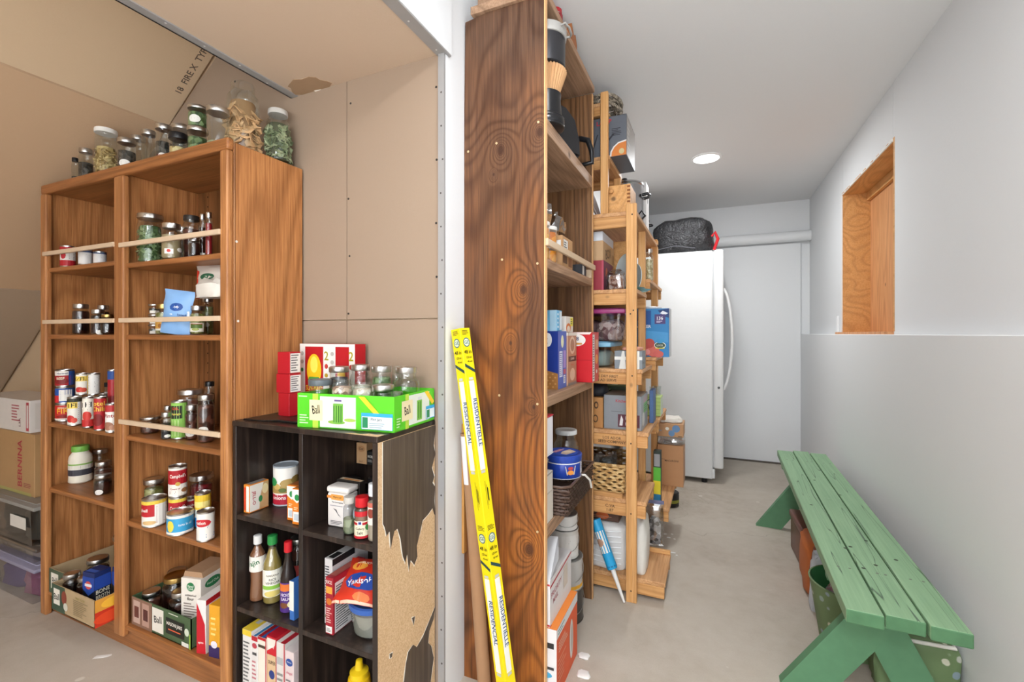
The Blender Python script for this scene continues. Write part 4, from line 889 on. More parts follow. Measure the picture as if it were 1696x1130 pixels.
jar('wide flat-lidded jar at the back of the left floor tray', -2.27, 1.115, .104, .052, .20, JAM, .95, METAL, neck=.95)
jar('jar with oval label on its lid in the left floor tray', -2.255, 1.0, .104, .036, .15, JAM, .95, METAL, OVAL(-.2, 2.9, .4), neck=.85)
jar('silver-lidded dark jar at the front of the left floor tray', -2.262, .922, .104, .028, .125, JAM, .95, METAL)
jar('dark jar left of the bone broth cartons in the left tray', -2.185, .935, .104, .030, .125, JAM, .95, METAL)
jar('tall dark jar in the back right corner of the left tray', -2.125, 1.135, .104, .038, .255, JAM, .95, METAL, neck=.95)
jar('jar with white paper on its lid at the back of the left tray', -2.05, 1.078, .104, .034, .20, JAM, .95, METAL, neck=.95)
def broth(name, label, x, y, rz):
    t = carton('broth_carton', label, 'carton', x, y, .104, .062, .055, .165, '1b2a5e', rz,
        {'front': [('r', 0, 0, 1, .62, '14161c'), ('p', [(0, .62), (.5, .48), (1, .62), (1, .9), (0, .9)], '24469a'), ('e', .5, .72, .26, .09, 'c8504a'), ('r', .2, .69, .8, .75, 'e6e2e8'), ('t', 'BONE', .5, .36, .13, 'e6e0c8', 0, .05), ('t', 'Broth', .55, .2, .10, 'e6e0c8', .15, .045)],
         'right': [('r', 0, 0, 1, .9, '14161c'), ('t', 'BONE', .5, .56, .09, 'e6e0c8', 0, .045), ('t', 'BROTH', .5, .44, .09, 'e6e0c8', 0, .045), ('r', .1, .33, .9, .39, 'd8502c'), ('l', .1, .08, .9, .3, 4, 'c8c8b8'), ('r', 0, .62, 1, .9, '24469a')],
         'top': [('r', .1, .1, .9, .4, '3a5cb0')]})
    return t
broth('', 'blue and black bone broth carton at the front of the left tray', -2.105, .905, .12)
broth('', 'blue bone broth carton with black spout cap behind the first one', -2.045, .968, .12)
jar('jar with silver lid at the left of the green mason jar tray', -1.885, .995, .104, .031, .105, BROWNJ, .95, METAL)
jar('jar with a label on its lid, back left of the green tray', -1.88, 1.08, .104, .036, .14, BROWNJ, .95, METAL)
jar('dark round jar with gold lid in the green mason jar tray', -1.808, 1.035, .104, .042, .16, JAM, .97, GOLD, neck=.82)
jar('dark jar with silver lid at the front of the green tray', -1.722, 1.002, .104, .037, .14, JAM, .97, METAL, neck=.7)
jar('jar with silver lid behind the gold-lidded jar in the green tray', -1.765, 1.12, .104, .036, .16, JAM, .95, METAL)
fl_ = carton('flour_bag', 'tall white paper bag of flour with green round logos in the green tray', 'bag', -1.640, .985, .104, .080, .12, .205, 'e9e2d8', .22,
       {'front': [('e', .5, .86, .2, .075, '2c7c4c'), ('t', 'Food', .5, .87, .04, 'e6f0e0', 0, .025), ('t', 'Club', .5, .83, .04, 'e6f0e0', 0, .025), ('t', 'unbleached', .5, .72, .035, '5a4a44', 0, .05), ('t', 'flour', .5, .66, .05, '3a2e2a', 0, .04), ('l', .15, .3, .85, .6, 7, '8a7c74'), ('r', .12, .05, .85, .28, 'd8d0c6'), ('l', .15, .06, .8, .27, 6, '8a8078')],
        'right': [('e', .42, .86, .28, .08, '2c7c4c'), ('t', 'Food Club', .42, .86, .04, 'e6f0e0', 0, .05), ('e', .6, .55, .4, .18, 'd2b494'), ('r', .05, .0, .95, .3, 'a88058')]})
bm = bmesh.new(); prism(bm, [(-.04, 0), (.04, 0), (.034, .018), (-.034, .018)], lambda u, v, d: Vector((u, d, .2055+v)), .01, .115); fin('folded_top', bm, P('b08c6c', .7), fl_)
carton('baking_box', 'narrow red and white box leaning at the right of the green tray', 'box', -1.535, .955, .1005, .034, .16, .175, 'e9e4e0', .25,
       prints={'front': [('p', [(0, 0), (1, 0), (.9, .55), (0, .95)], 'c41e2c'), ('t', 'spice', .45, .2, .05, 'f4ece8', 0, .025)], 'right': [('r', 0, 0, 1, .9, 'ece8e6'), ('r', 0, .9, 1, 1, 'c41e2c')]})
carton('baking_box', 'yellow and purple box against the right stile of the bookcase', 'box', -1.478, .96, .1005, .045, .15, .168, 'e8a62c', .12,
       prints={'front': [('r', 0, 0, 1, .22, '38285c'), ('e', .5, .25, .3, .07, 'e8e4f0'), ('l', .2, .4, .8, .8, 4, 'f4d478')]})

# ------------------------------------------------------------ stack of cartons and bins left of the bookcase
def bin_(label, x0, x1, y0, y1, z0, h, body, lidm, fillm, lh=.018, name='storage_bin', seed=1, group=None, kfill=.75):
    t = thing(name, label, 'storage bin', ((x0+x1)/2, (y0+y1)/2, z0), 0, group); w, d = (x1-x0)/2, (y1-y0)/2
    bm = bmesh.new(); k = .92; hb = h-lh
    v0 = [bm.verts.new((sx*w*k*.96, sy*d*k*.96, .0)) for sx, sy in ((-1, -1), (1, -1), (1, 1), (-1, 1))]
    v1 = [bm.verts.new((sx*w*.97, sy*d*.97, hb)) for sx, sy in ((-1, -1), (1, -1), (1, 1), (-1, 1))]
    bm.faces.new(v0[::-1])
    for i in range(4): bm.faces.new((v0[i], v0[(i+1) % 4], v1[(i+1) % 4], v1[i]))
    es = [e for e in bm.edges if abs(e.verts[0].co.z-e.verts[1].co.z) > h*.4]
    bmesh.ops.bevel(bm, geom=es, offset=min(w, d)*.2, segments=4, affect='EDGES'); fin('bin_body', bm, body, t, 50)
    if lidm:
        bm = bmesh.new(); abox(bm, -w, -d, hb-.004, w, d, h-.004, .007, 0, 2); abox(bm, -w*.85, -d*.85, h-.0045, w*.85, d*.85, h, .002); fin('lid', bm, lidm, t, 40)
    if fillm:
        for i, m in enumerate(fillm): blob('contents', m, (i-(len(fillm)-1)/2)*w*1.5/len(fillm), 0, .004, w*1.5/len(fillm)*1.1, d*1.5, hb*kfill, seed+i, t, (14, 8), .2, .7, 2.5)
    return t
bin_('clear storage bin with purple contents, bottom of the stack left of the bookcase', -3.06, -2.585, .93, 1.21, 0, .168, PLASTIC, P('8f8ba0', .4), [P('5a4c78', .7), P('a06a84', .7)], seed=3)
bin_('flat cloudy plastic bin second from the floor left of the bookcase', -3.05, -2.60, .94, 1.21, .1685, .078, SMOKE, SMOKE, [P('8c8076', .8), P('a89a92', .8)], seed=8)
bn1 = bin_('grey-lidded plastic tub with a white label under the brown carton', -3.05, -2.59, .93, 1.20, .247, .18, SMOKE, P('8e8a84', .4), [P('3e403c', .8), P('4a4c46', .8)], seed=13, kfill=.9)
bm = bmesh.new(); mats = [P('d6d0c6', .6)]; abox(bm, .02, -.133, .07, .16, -.1325, .12); fin('paper_label', bm, mats, bn1)
carton('sewing_machine_box', 'brown cardboard carton with large red sideways capitals left of the bookcase', 'box', -3.02, .985, .4275, .58, .2, .277, 'b08a5e', 0, {'front': [('t', 'BERNINA', .767, .5, .15, 'a82c3c', PI/2, .21), ('l', .83, .12, .95, .2, 3, '8c3038'), ('r', .3, .0, .95, .05, 'a8a060')]})
carton('shipping_box', 'white box with red printing on top of the brown carton with red capitals', 'box', -3.07, .99, .705, .56, .18, .145, 'd8d0c8', 0, {'front': [('r', .945, .06, .99, .94, 'b03a44'), ('r', .955, .15, .98, .85, 'e0d8d0'), ('l', .7, .3, .85, .85, 6, 'b05a60'), ('t', 'L3A', .84, .3, .12, '6a2a30', PI/2)], 'right': [('r', .1, .1, .9, .9, 'cfc6bc')]})

# ============================================================ on the dark cube shelf
TZ = .8805
ra = ((-1.2326,1.0805,0.8800))
for i, (zz, w_, h_, dx, lb) in enumerate(((0, .085, .075, .005, 'bottom'), (.0755, .100, .062, -.002, 'middle'), (.138, .085, .072, .004, 'top'))):
    carton('raisin_box', 'plain red raisin box, %s of the stack against the oak bookcase side' % lb, 'box', -1.288+dx*.5, 1.062, TZ+zz, w_*.62, .045, h_, 'b01522', .10*(i-1)*.5,
           prints={'right': [('r', .05, .05, .95, .93, 'e6e2de'), ('l', .12, .1, .9, .9, 7, '6a6668')] if i else [('r', .8, .1, .97, .6, 'e6e2de')]})
sm = carton('raisin_box', 'large red and white raisin box with yellow sun emblem on the cube shelf', 'box', *(lambda x, y, z, w, h: (x, y, z, w, .05, h))(-1.1889,1.1500,0.8805,0.2460,0.2350), 'b5151f', prints={
    'front': [('r', 0, 0, .1, 1, 'e9e6e0'), ('r', .44, 0, .66, 1, 'e9e6e0'), ('r', .90, 0, 1, 1, 'e9e6e0'), ('r', 0, .96, 1, 1, 'e9e6e0'), ('e', .27, .62, .135, .235, 'f2c21e'), ('e', .27, .70, .07, .12, 'f6e25a'),
              ('p', [(.15, .45), (.39, .45), (.36, .52), (.18, .52)], '5a9a3c'),
              ('t', 'SUN-MAID', .27, .36, .075, 'f2d03c', 0, .075), ('r', .13, .28, .41, .30, 'e8e4dc'), ('t', '2', .5, .83, .13, 'a89a20'), ('e', .5, .68, .03, .035, 'c03a34'), ('e', .5, .55, .03, .03, 'b89a30'), ('e', .05, .86, .03, .03, 'b8b4ac'), ('e', .05, .74, .03, .03, 'b8b4ac'), ('e', .05, .62, .025, .03, '2c8c4c'),
              ('e', .77, .55, .07, .10, 'f2c21e'), ('t', '2', .94, .83, .13, 'a89a20'), ('e', .94, .68, .03, .035, 'c03a34'), ('e', .61, .86, .03, .03, 'b8b4ac'), ('e', .61, .74, .03, .03, 'b8b4ac')]})
bt = tray_box('jar_tray', 'bright green canning jar tray full of jars on the cube shelf', 'tray', [(-1.1029,0.9584,0.8800)[:2], (-0.7899,1.0001,0.8800)[:2], (-.80, 1.208), (-.93, 1.208), (-.955, 1.143), ((-1.1029,0.9584,0.8800)[0], 1.14)], TZ, .098, P('5cc82a', .45),
     {0: [('r', 0, 0, .16, 1, '57c828'), ('r', .165, 0, .225, 1, 'b8d84a'), ('r', .245, .04, .62, .93, 'dfe4da'), ('r', .30, .35, .6, .9, 'eef0ea'), ('r', .34, .12, .6, .3, 'f2f0ea'), ('e', .42, .2, .09, .06, '8cb84a'), ('e', .56, .28, .06, .05, 'a8c85a'), ('r', .385, .16, .49, .74, '7ab84c'), ('r', .39, .2, .40, .68, '3a7a2c'), ('r', .415, .2, .425, .68, '3a7a2c'), ('r', .44, .2, .45, .68, '2c6a24'), ('r', .465, .2, .475, .68, '3a7a2c'), ('r', .395, .74, .48, .86, 'd2d4d6'), ('r', .40, .8, .475, .85, '6a5a8c'),
          ('r', .135, .22, .275, .82, 'ece0b4'), ('t', 'Ball', .205, .54, .25, '2a2622', .14, .026), ('p', [(.65, .97), (.71, .97), (.88, .45), (.82, .45)], 'f0c832'), ('r', .68, .06, .99, .52, '3aa8dc'), ('r', .685, .07, .985, .42, 'e6eef0'), ('r', .69, .1, .745, .4, '2c8a5c'), ('t', 'Pint Jars', .83, .34, .1, '2a3a44', 0, .045), ('l', .76, .1, .95, .26, 3, '9ab0b8'), ('l', .03, .1, .13, .4, 4, 'c8ecb8'), ('l', .02, .88, .12, .95, 1, 'c8ecb8')],
      1: [('r', .25, 0, .33, 1, 'b8d84a'), ('r', .33, .08, .86, .95, 'dfe4da'), ('r', .53, .15, .66, .75, '7ab84c'), ('r', .56, .2, .58, .7, '3a7a2c'), ('r', .61, .2, .63, .7, '3a7a2c'), ('r', .55, .75, .65, .85, 'd2d4d6'), ('r', .16, .25, .42, .82, 'ece0b4'), ('t', 'Ball', .29, .54, .25, '2a2622', .14, .028), ('p', [(.72, .97), (.82, .97), (.99, .6), (.93, .52)], 'f0c832'), ('r', .76, .1, 1, .5, '3aa8dc'), ('r', .77, .12, .99, .4, 'e6eef0'), ('r', .78, .14, .86, .38, '2c8a5c'), ('l', .04, .1, .14, .4, 4, 'c8ecb8')]})
T3 = TZ+.0035; jz = lambda a: a
jar('jar with thick grey screw lid at the left front of the bright green tray', -1.0579,0.9980,0.8840,0.0295,0.1327, PINTO, .8, P('5c6468', .4), neck=.97, lidh=.018)
jar('open jar of speckled beans, second in the front row of the bright green tray', -0.9944,1.0200,0.8840,0.0290,0.1315, PINTO, .98, None)
jar('open jar of white beans in the front row of the bright green tray', -0.9254,1.0300,0.8840,0.0282,0.1264, BEANS, .98, None)
jar('jar of dark dried fruit with silver lid, front right of the bright green tray', -0.8623,1.0420,0.8840,0.0291,0.1210, BROWNJ, .85, METAL, neck=.95)
jar('dark jar with silver rim at the left of the back row, bright green tray', -1.0731,1.0880,0.8840,0.0292,0.1637, P('2a2e34', .4), 1, METAL, neck=.93)
jar('jar of white beans in the middle of the back row, bright green tray', -0.9985,1.1020,0.8840,0.0311,0.1705, BEANS, .8, METAL)
jar('jar packed with green leaves in the back row of the bright green tray', -0.9310,1.1180,0.8840,0.0285,0.1677, LEAF, 1, METAL, neck=.95)
jar('small open jar of beans between the green jar and the largest clear jar', -0.9083,1.1650,0.8840,0.0184,0.1653, BEANS, .6, None)
jar('largest clear jar with oval label at the right of the bright green tray', -0.8437,1.1250,0.8840,0.0407,0.1661, P('cfc6b4', .7), .05, METAL, OVAL(.55, 1.0, .36), neck=.7, shoulder=.7)
bm = bmesh.new(); tube(bm, [(-1.335, .96, .8835), (-1.26, .965, .8835), (-1.21, .985, .8835), (-1.15, .985, .8835), (-1.115, .99, .8835)], [.003, .0028, .004, .004, .003], 6)
tag(fin('plastic_wrap', bm, P('1a1a1c', .2), None, 50), 'shiny black strip of plastic lying at the left front of the cube shelf top', 'plastic strip')
# cube contents
S1, S2, S3, S4 = .5905, .3055, .0205, .02
carton('pudding_box', 'small dessert box with red sideways lettering on the upper left cube', 'box', -1.331, .965, S1, .026, .068, .088, 'e2882c', -.0, prints={
    'front': [('r', .5, .05, .95, .95, 'ece8e0'), ('r', .1, .1, .42, .9, 'd8442c')], 'right': [('r', .02, .04, .98, .97, 'e8e2d8'), ('p', [(.5, .04), (.98, .04), (.98, .97), (.72, .97), (.55, .5)], 'c8a070'), ('e', .8, .72, .16, .18, 'e4d2a4'), ('t', 'JELL-O', .22, .5, .16, 'b01c38', -PI/2, .07), ('e', .56, .4, .10, .12, '3c8c54')], 'top': [('r', .1, .1, .9, .9, '8a8684')]})
c5 = (-1.2954,1.0800,0.5905,0.0395,0.1287)
can('large canister of fried onions with translucent lid, upper left cube', *c5, [('r', 0, 0, 1, .28, 'b01c34'), ('t', 'onions', .35, .19, .10, 'f4ece8', 0, .05), ('t', 'crispy fried', .35, .27, .05, 'f4ece8', 0, .05), ('r', 0, .31, 1, .52, 'a88a4c'), ('e', .3, .5, .1, .08, 'c8a860'), ('e', .6, .58, .22, .12, 'b0945a'), ('e', .8, .65, .15, .12, '8a7038'), ('e', .18, .62, .13, .12, '2c8c4c'), ('e', .45, .4, .1, .06, '5a6a34')], 'ece9e2', face=.75, lid=P('a8b0b8', .3))
for i, (x_, y_) in enumerate(((-1.152, .98), (-1.113, .965))):
    carton('seasoning_box', ('orange and white box with green round logo, left of two, upper left cube', 'orange and white box touching the divider, right of two, upper left cube')[i], 'box', x_, y_, S1, .036, .075, .105, 'dd7c1e', .10,
       prints={'front': [('p', [(0, .98), (0, .72), (.5, .6), (1, .72), (1, .98)], 'ece8e0'), ('e', .5, .76, .24, .09, '2c8c4c'), ('r', .12, .08, .8, .36, 'ece8e0'), ('r', .2, .12, .7, .3, 'b8c0c8'), ('l', .2, .4, .7, .5, 2, 'f2d8b0')], 'top': [('r', .05, .1, .95, .9, '9a5a2c')]})
def bottle(label, x, y, z, r, h, glassm, liquid, capm, ops, fill=.8, nr=.38, sh=.62, caph=.12, group=None, cat='bottle', face=None, name='sauce_bottle', waist=1):
    t = thing(name, label, cat, (x, y, z), math.atan2(-x, y) if face is None else face, group)
    hb = h*(1-caph)
    rev('bottle_body', [(r*.9, 0), (r, .004), (r, hb*.1), (r*waist, hb*.35), (r, sh*h*.92), (r*.95, sh*h), (r*.7, sh*h+(hb-sh*h)*.3), (r*nr*1.05, sh*h+(hb-sh*h)*.7), (r*nr, hb)], glassm, t, 24, cap1=False)
    if liquid:
        f = sh*h*fill if fill < 1 else sh*h; k = .955
        pr_ = [(r*.85, .003), (r*k, .006), (r*k, hb*.1), (r*k*waist, hb*.35), (r*k, min(f, sh*h*.92))]
        if fill >= 1: pr_ += [(r*.9, sh*h), (r*.65, sh*h+(hb-sh*h)*.3), (r*nr*.9, sh*h+(hb-sh*h)*.7)]
        rev('liquid', pr_, liquid, t, 24)
    rev('cap', [(r*nr*1.25, hb*.985), (r*nr*1.3, hb), (r*nr*1.25, h*.99), (r*nr*.9, h)], capm, t, 20)
    bm = bmesh.new(); mats = []; Print(bm, mats).go(cylfn(r*1.005), PI*r, h, [shiftop(o) for o in ops], nx=10)
    fin('paper_label', bm, mats, t); return t
bo = lambda a: a
bottle('clear bottle of brown chili seasoning with white cap, middle left cube', -1.3245,0.9989,0.3057,0.0231,0.2053, PLASTIC, P('96603a', .6), P('e0dedc', .35), [('r', 0, .47, 1, .70, 'e4e0d8'), ('p', [(0, .47), (1, .5), (1, .42), (0, .44)], 'c8342c'), ('p', [(.5, .47), (1, .5), (1, .70), (.75, .70)], 'c8342c'), ('t', 'Tajin', .35, .59, .10, '1e6a3c', .3, .05)], 1, .42, .72, .12, waist=.88, face=.7)
bottle('rice vinegar bottle with green cap in the middle left cube', -1.2740,1.0120,0.3057,0.0274,0.2090, PLASTIC, P('a8924c', .25), P('2c8c44', .35), [('r', .05, .12, .95, .52, 'e9e6da'), ('t', 'NAKANO', .5, .44, .03, '5a4a2c', 0, .04), ('t', 'RICE', .5, .38, .035, '4a4a3c', 0, .03), ('t', 'VINEGAR', .5, .33, .035, '4a4a3c', 0, .045), ('r', .1, .235, .9, .29, '8cc04a'), ('e', .5, .17, .3, .045, 'd8c470')], 1, .42, .60, .12)
bottle('dark soy sauce bottle with red cap and purple label, middle left cube', -1.1877,0.9977,0.3057,0.0220,0.2117, P('2a211e', .2), None, P('c41e28', .35), [('r', 0, .02, 1, .44, '4c2c7c'), ('r', 0, .32, 1, .42, 'd8702c'), ('t', 'HOISIN', .45, .27, .045, 'e8e2ec', 0, .045), ('t', 'SAUCE', .45, .21, .045, 'e8e2ec', 0, .04), ('e', .3, .12, .2, .04, '7a4a2c'), ('e', .65, .13, .2, .05, 'e0d8a8')], 1, .42, .52, .14)
carton('tea_box', 'thin blue and white box touching the divider, middle left cube', 'box', -1.135, .965, S2, .018, .10, .115, '3a6ab0', prints={'front': [('r', 0, .25, 1, 1, 'e4e2da')]})
jar('jar with silver lid at the back of the middle left cube', -1.21, 1.12, S2, .034, .155, JAM, .95, METAL)
jar('dark red-labelled jar at the back of the middle left cube', -1.295, 1.13, S2, .03, .15, JAM, .95, METAL, [('r', -1, .3, 1, 2.2, '8c2a24')])
# lower left: upright boxes of mixes
lx = -1.335
for i, (w_, h_, bc, ops, top, lb) in enumerate((
    (.040, .215, 'e2deda', [('r', 0, .92, 1, 1, 'e8c83c'), ('l', .1, .1, .9, .85, 14, '6a6a68')], [('r', 0, 0, 1, .4, 'e8c83c'), ('r', .3, .2, .7, .9, 'c8c8cc')], 'white and yellow'),
    (.026, .205, 'e2deda', [('r', 0, .93, 1, 1, 'b8202c'), ('e', .5, .86, .4, .04, 'b8404c'), ('r', .15, .72, .85, .76, '4a4a4a'), ('r', 0, 0, 1, .3, 'e2deda'), ('l', .1, .35, .9, .65, 5, 'c88088')], [('r', .3, 0, .7, 1, '2c78b0')], 'white with blue top stripe'),
    (.036, .210, 'e9e0d2', [('r', 0, .96, 1, 1, 'b8202c'), ('r', .05, .85, .95, .89, '4a3c30'), ('r', .92, 0, 1, 1, 'c4202c')], [('r', 0, 0, 1, 1, 'a01c28'), ('r', .4, 0, .75, .9, '2c5aa0')], 'cream with red edges'),
    (.040, .222, 'c4202c', [('r', .08, .02, 1, .76, 'd8b890'), ('p', [(.08, .8), (.9, .9), (1, .98), (.08, .98)], 'e6dcd0'), ('t', 'Betty', .55, .87, .05, 'f2e8e0', .2, .03), ('t', 'SUPER', .6, .66, .05, '4a3428', 0, .03), ('e', .6, .5, .3, .06, '2a3c7c')], [('r', 0, 0, 1, 1, 'b81c2c')], 'red brownie mix'),
    (.036, .215, 'd8d2cc', [('r', .88, 0, 1, 1, 'b8202c'), ('r', .1, .7, .8, .8, 'b0b0b0'), ('l', .1, .1, .8, .6, 7, '8a8a88')], [('r', .5, 0, 1, 1, 'b02430')], 'grey and red'),
    (.034, .200, 'dccac8', [('e', .5, .84, .4, .055, '2c4c90'), ('t', 'Pillsbury', .5, .84, .025, 'e8e8f0', 0, .022), ('t', 'Angel', .5, .68, .05, 'c87080', 0, .03), ('l', .1, .1, .9, .6, 9, '7a7478')], [('r', 0, 0, 1, 1, 'cfc4c4')], 'white with blue oval logo'))):
    carton('mix_box', 'upright %s mix box in the bottom left cube' % lb, 'box', lx+w_/2, .955, S3, w_, .17, h_, bc, 0, prints={'front': ops, 'top': top}); lx += w_+.0015
# right cubes
tt = thing('tea_tin', 'white tea tin with orange banner and rounded lid, upper right cube', 'tin', (-.992, 1.0, S1), .08)
bm = bmesh.new(); abox(bm, -.037, 0, 0, .037, .045, .098, .006, 0, 3); mats = [P('e2dcd8', .4)]
Print(bm, mats).go(lambda u, v, d: Vector((-.037+u, -d, v)), .074, .098, [('r', 0, .84, 1, .92, 'd8873c'), ('r', .2, .8, .78, .96, 'e09a48'), ('t', 'Mighty Leaf', .5, .88, .06, '5a4434', 0, .035), ('t', 'Thai Lemongrass', .5, .73, .055, '3a3a3e', 0, .062), ('l', .15, .6, .85, .66, 1, 'a8a4a8'), ('p', [(.3, .55), (.42, .48), (.55, .36), (.68, .30), (.52, .42), (.46, .52)], '6a6a6c'), ('l', .18, .08, .9, .2, 3, '6a6668')])
fin('tin_body', bm, mats, tt, 40)
bm = bmesh.new(); abox(bm, -.039, -.002, .0985, .039, .047, .116, .006, 0, 3); fin('lid', bm, P('e6e0da', .4), tt, 40)
carton('tea_tin', 'tea tin with black and orange top directly behind the white tin', 'tin', -1.0, 1.049, S1, .09, .026, .118, '26221f', 0, prints={'top': [('r', .05, .3, .95, .9, 'd8c4a8'), ('r', .2, .4, .85, .7, 'd8873c')]})
def shaker(label, px, bodym, cont, capm, ops, capf=.22, nr=.9, fill=.9):
    x, y, z, r, h = px
    return bottle(label, x, y, z, r, h, bodym, cont, capm, ops, fill, nr*.8, .74, capf, name='spice_bottle', waist=1)
shaker('glass spice bottle of pale green herbs beside the white tea tin', (-0.9327,0.9851,0.5907,0.0173,0.1041), PLASTIC, LEAFP, P('c8c4bc', .4), [('e', .8, .55, .14, .14, 'c8d4dc')], .16, fill=.55)
shaker('red-capped celery salt shaker at the front of the upper right cube', (-0.8814,0.9787,0.5907,0.0202,0.1136), PLASTIC, P('8c6a50', .7), P('c81c26', .35), [('r', .1, .56, .9, .68, 'c0202a'), ('r', .0, .05, 1, .45, 'e2dcc0'), ('r', 0, .36, 1, .42, 'b8202a'), ('r', 0, .04, 1, .10, 'b8202a'), ('r', .3, .36, .5, .46, 'e8e6e0'), ('r', .34, .38, .46, .44, '2c3c7c'), ('t', 'Celery', .4, .27, .07, '4a3a2c', 0, .03), ('t', 'Salt', .4, .18, .07, '4a3a2c', 0, .02), ('e', .75, .3, .14, .08, '3c8c44')], .22)
shaker('white-capped spice shaker with cream label, right edge of the upper cube', (-0.8390,0.9793,0.5907,0.0178,0.1556), PLASTIC, P('b8a890', .8), P('d8dce0', .35), [('r', 0, .3, 1, .68, 'e6e0d6'), ('r', 0, .6, 1, .68, 'c86a58'), ('e', .3, .5, .2, .08, '8a3c2c'), ('l', .2, .34, .7, .42, 2, '5a5a5a')], .2)
shaker('spice jar with large black cap at the back left of the upper right cube', (-1.1100,1.1150,0.5905,0.0227,0.0922), PLASTIC, P('8a8684', .6), BLACKP, [], .35, 1.15)
shaker('spice jar with large black cap at the middle back of the upper right cube', (-1.0442,1.1120,0.5905,0.0225,0.1053), PLASTIC, P('a0877a', .6), BLACKP, [('r', .5, .3, 1, .6, 'a83028')], .35, 1.15)
shaker('small dark bottle with blue label between the black-capped jars', (-0.9800,1.1000,0.5905,0.0097,0.1002), P('22222a', .3), None, BLACKP, [('r', 0, .2, 1, .7, '9ab0c8')], .2)
shaker('black-capped spice jar at the back right of the upper right cube', (-0.9506,1.1150,0.5905,0.0205,0.1183), PLASTIC, P('6a4438', .6), BLACKP, [], .35, 1.15)
gb = carton('spice_rack_box', 'plain wooden riser block at the back of the upper right cube', 'riser', -.90, 1.155, S1, .14, .05, .135, '2a201c')
g1 = (-1.0468,1.1750,0.7260,0.0236,0.0566)
b_ = carton('garlic_salt_bottle', 'square spice bottle with brown paper label and black cap on the riser', 'bottle', g1[0], 1.158, .7265, .042, .04, .068, 'b8926a', 0, prints={'front': [('e', .5, .72, .36, .15, 'a87c54'), ('t', 'Oat', .5, .72, .12, '3a2c20'), ('t', 'SALT', .5, .12, .08, '6a4c34')]})
rev('cap', [(.013, .068), (.013, .072), (.017, .0725), (.017, .088), (.015, .090)], BLACKP, b_, 16, (0, .02, 0))
b_ = carton('spice_jar', 'square black-labelled spice bottle at the right of the riser', 'bottle', g1[0]+.040, 1.158, .7265, .034, .04, .045, '1a1a1a', 0, prints={'front': [('t', 'WORLD', .5, .6, .2, 'd8d4c8', 0, .028), ('l', .1, .2, .9, .4, 2, 'a8a49c')]})
# middle right cube
carton('pasta_box', 'tall white grocery box with black tab, middle right cube', 'box', -1.022, .995, S2, .030, .15, .19, 'd0cccb', 0, prints={'front': [('l', .1, .25, .9, .9, 16, '3a3a3e'), ('r', .1, .1, .9, .14, '5a7a4c')], 'right': [('r', 0, .9, .6, 1, '1c1c1e')], 'top': [('r', .2, .05, .9, .3, '1c1c1e')]})
carton('rice_mix_box', 'dark red and white rice box at the front of the middle right cube', 'box', -.985, .962, S2, .028, .13, .16, '9c1e2c', 0, prints={'front': [('r', .1, .72, .9, .84, 'e09a3c'), ('t', 'RICE', .5, .92, .06, 'e8dcd0', 0, .02), ('e', .5, .58, .35, .06, 'c8702c'), ('l', .15, .2, .85, .48, 7, 'e0b8b0'), ('r', .1, .03, .9, .15, 'e4e0dc'), ('l', .2, .05, .8, .12, 3, '3a3a3a')], 'right': [('r', .05, .02, .6, .9, 'd4d2d0'), ('l', .08, .06, .55, .85, 18, '4a4a50')], 'top': [('r', .1, .1, .9, .9, 'a85a50')]})
carton('cracker_box', 'dark blue box at the back of the middle right cube', 'box', -.862, 1.14, S2, .08, .05, .21, '1c3c70', prints={'front': [('l', .1, .2, .9, .9, 4, '8cb0d8')]})
tb_ = thing('food_container', 'round plastic food container with blue lid under the noodle packet', 'container', (-.889, 1.035, S2)); 
rev('container_body', [(.050, 0), (.056, .006), (.066, .078)], SMOKE, tb_, 28, cap1=False); rev('contents', [(.048, .003), (.054, .008), (.062, .066)], P('a8aca0', .5), tb_, 24)
rev('lid', [(.068, .076), (.069, .08), (.069, .09), (.062, .092), (.055, .088), (.001, .088)], P('3c64b0', .35), tb_, 28)
nd = thing('noodle_packet', 'red instant noodle packet with blue oval lettering on the blue-lidded container', 'packet', (-.900, 1.02, S2+.103), 0)
pp = pouch(nd, 'packet_film', .125, .135, .05, P('c83420', .35), [('e', .55, .42, .42, .18, '24489c'), ('t', 'Yakisoba', .55, .42, .13, 'eef0f4', .2, .09), ('e', .35, .75, .2, .1, 'e89a3c'), ('t', 'MARUCHAN', .5, .84, .06, 'f2d8c0', .1, .07), ('e', .7, .12, .2, .08, 'd8743c'), ('r', 0, 0, 1, .05, 'e0b8a0')], seed=9)
pp.rotation_euler = (math.radians(-58), 0, .25); pp.location = (0, -.058, -.002)
# bottom right cube
mu = (-0.9202,1.0000,0.0200,0.0404,0.2958)
md = thing('mustard_bottle', 'yellow mustard squeeze bottle in the bottom right cube', 'bottle', (-.93, 1.02, S3))
rev('bottle_body', [(.030, 0), (.034, .006), (.034, .12), (.030, .145), (.02, .152)], P('e2b818', .35), md, 28); rev('cap', [(.026, .148), (.026, .162), (.012, .168), (.009, .192), (.006, .194)], P('e8c420', .35), md, 24)
bottle('dark bottle with black cap behind the mustard in the bottom right cube', -.872, 1.09, S3, .026, .235, P('4a1a18', .25), None, BLACKP, [('r', .1, .1, .9, .5, 'b8a078')], 1, .5, .6, .16)
bottle('red sauce bottle at the right of the bottom right cube', -.838, 1.04, S3, .017, .20, P('6a1414', .25), None, P('7a1a1a', .3), [('r', .1, .1, .9, .5, '8c2a20')], 1, .5, .6, .16)

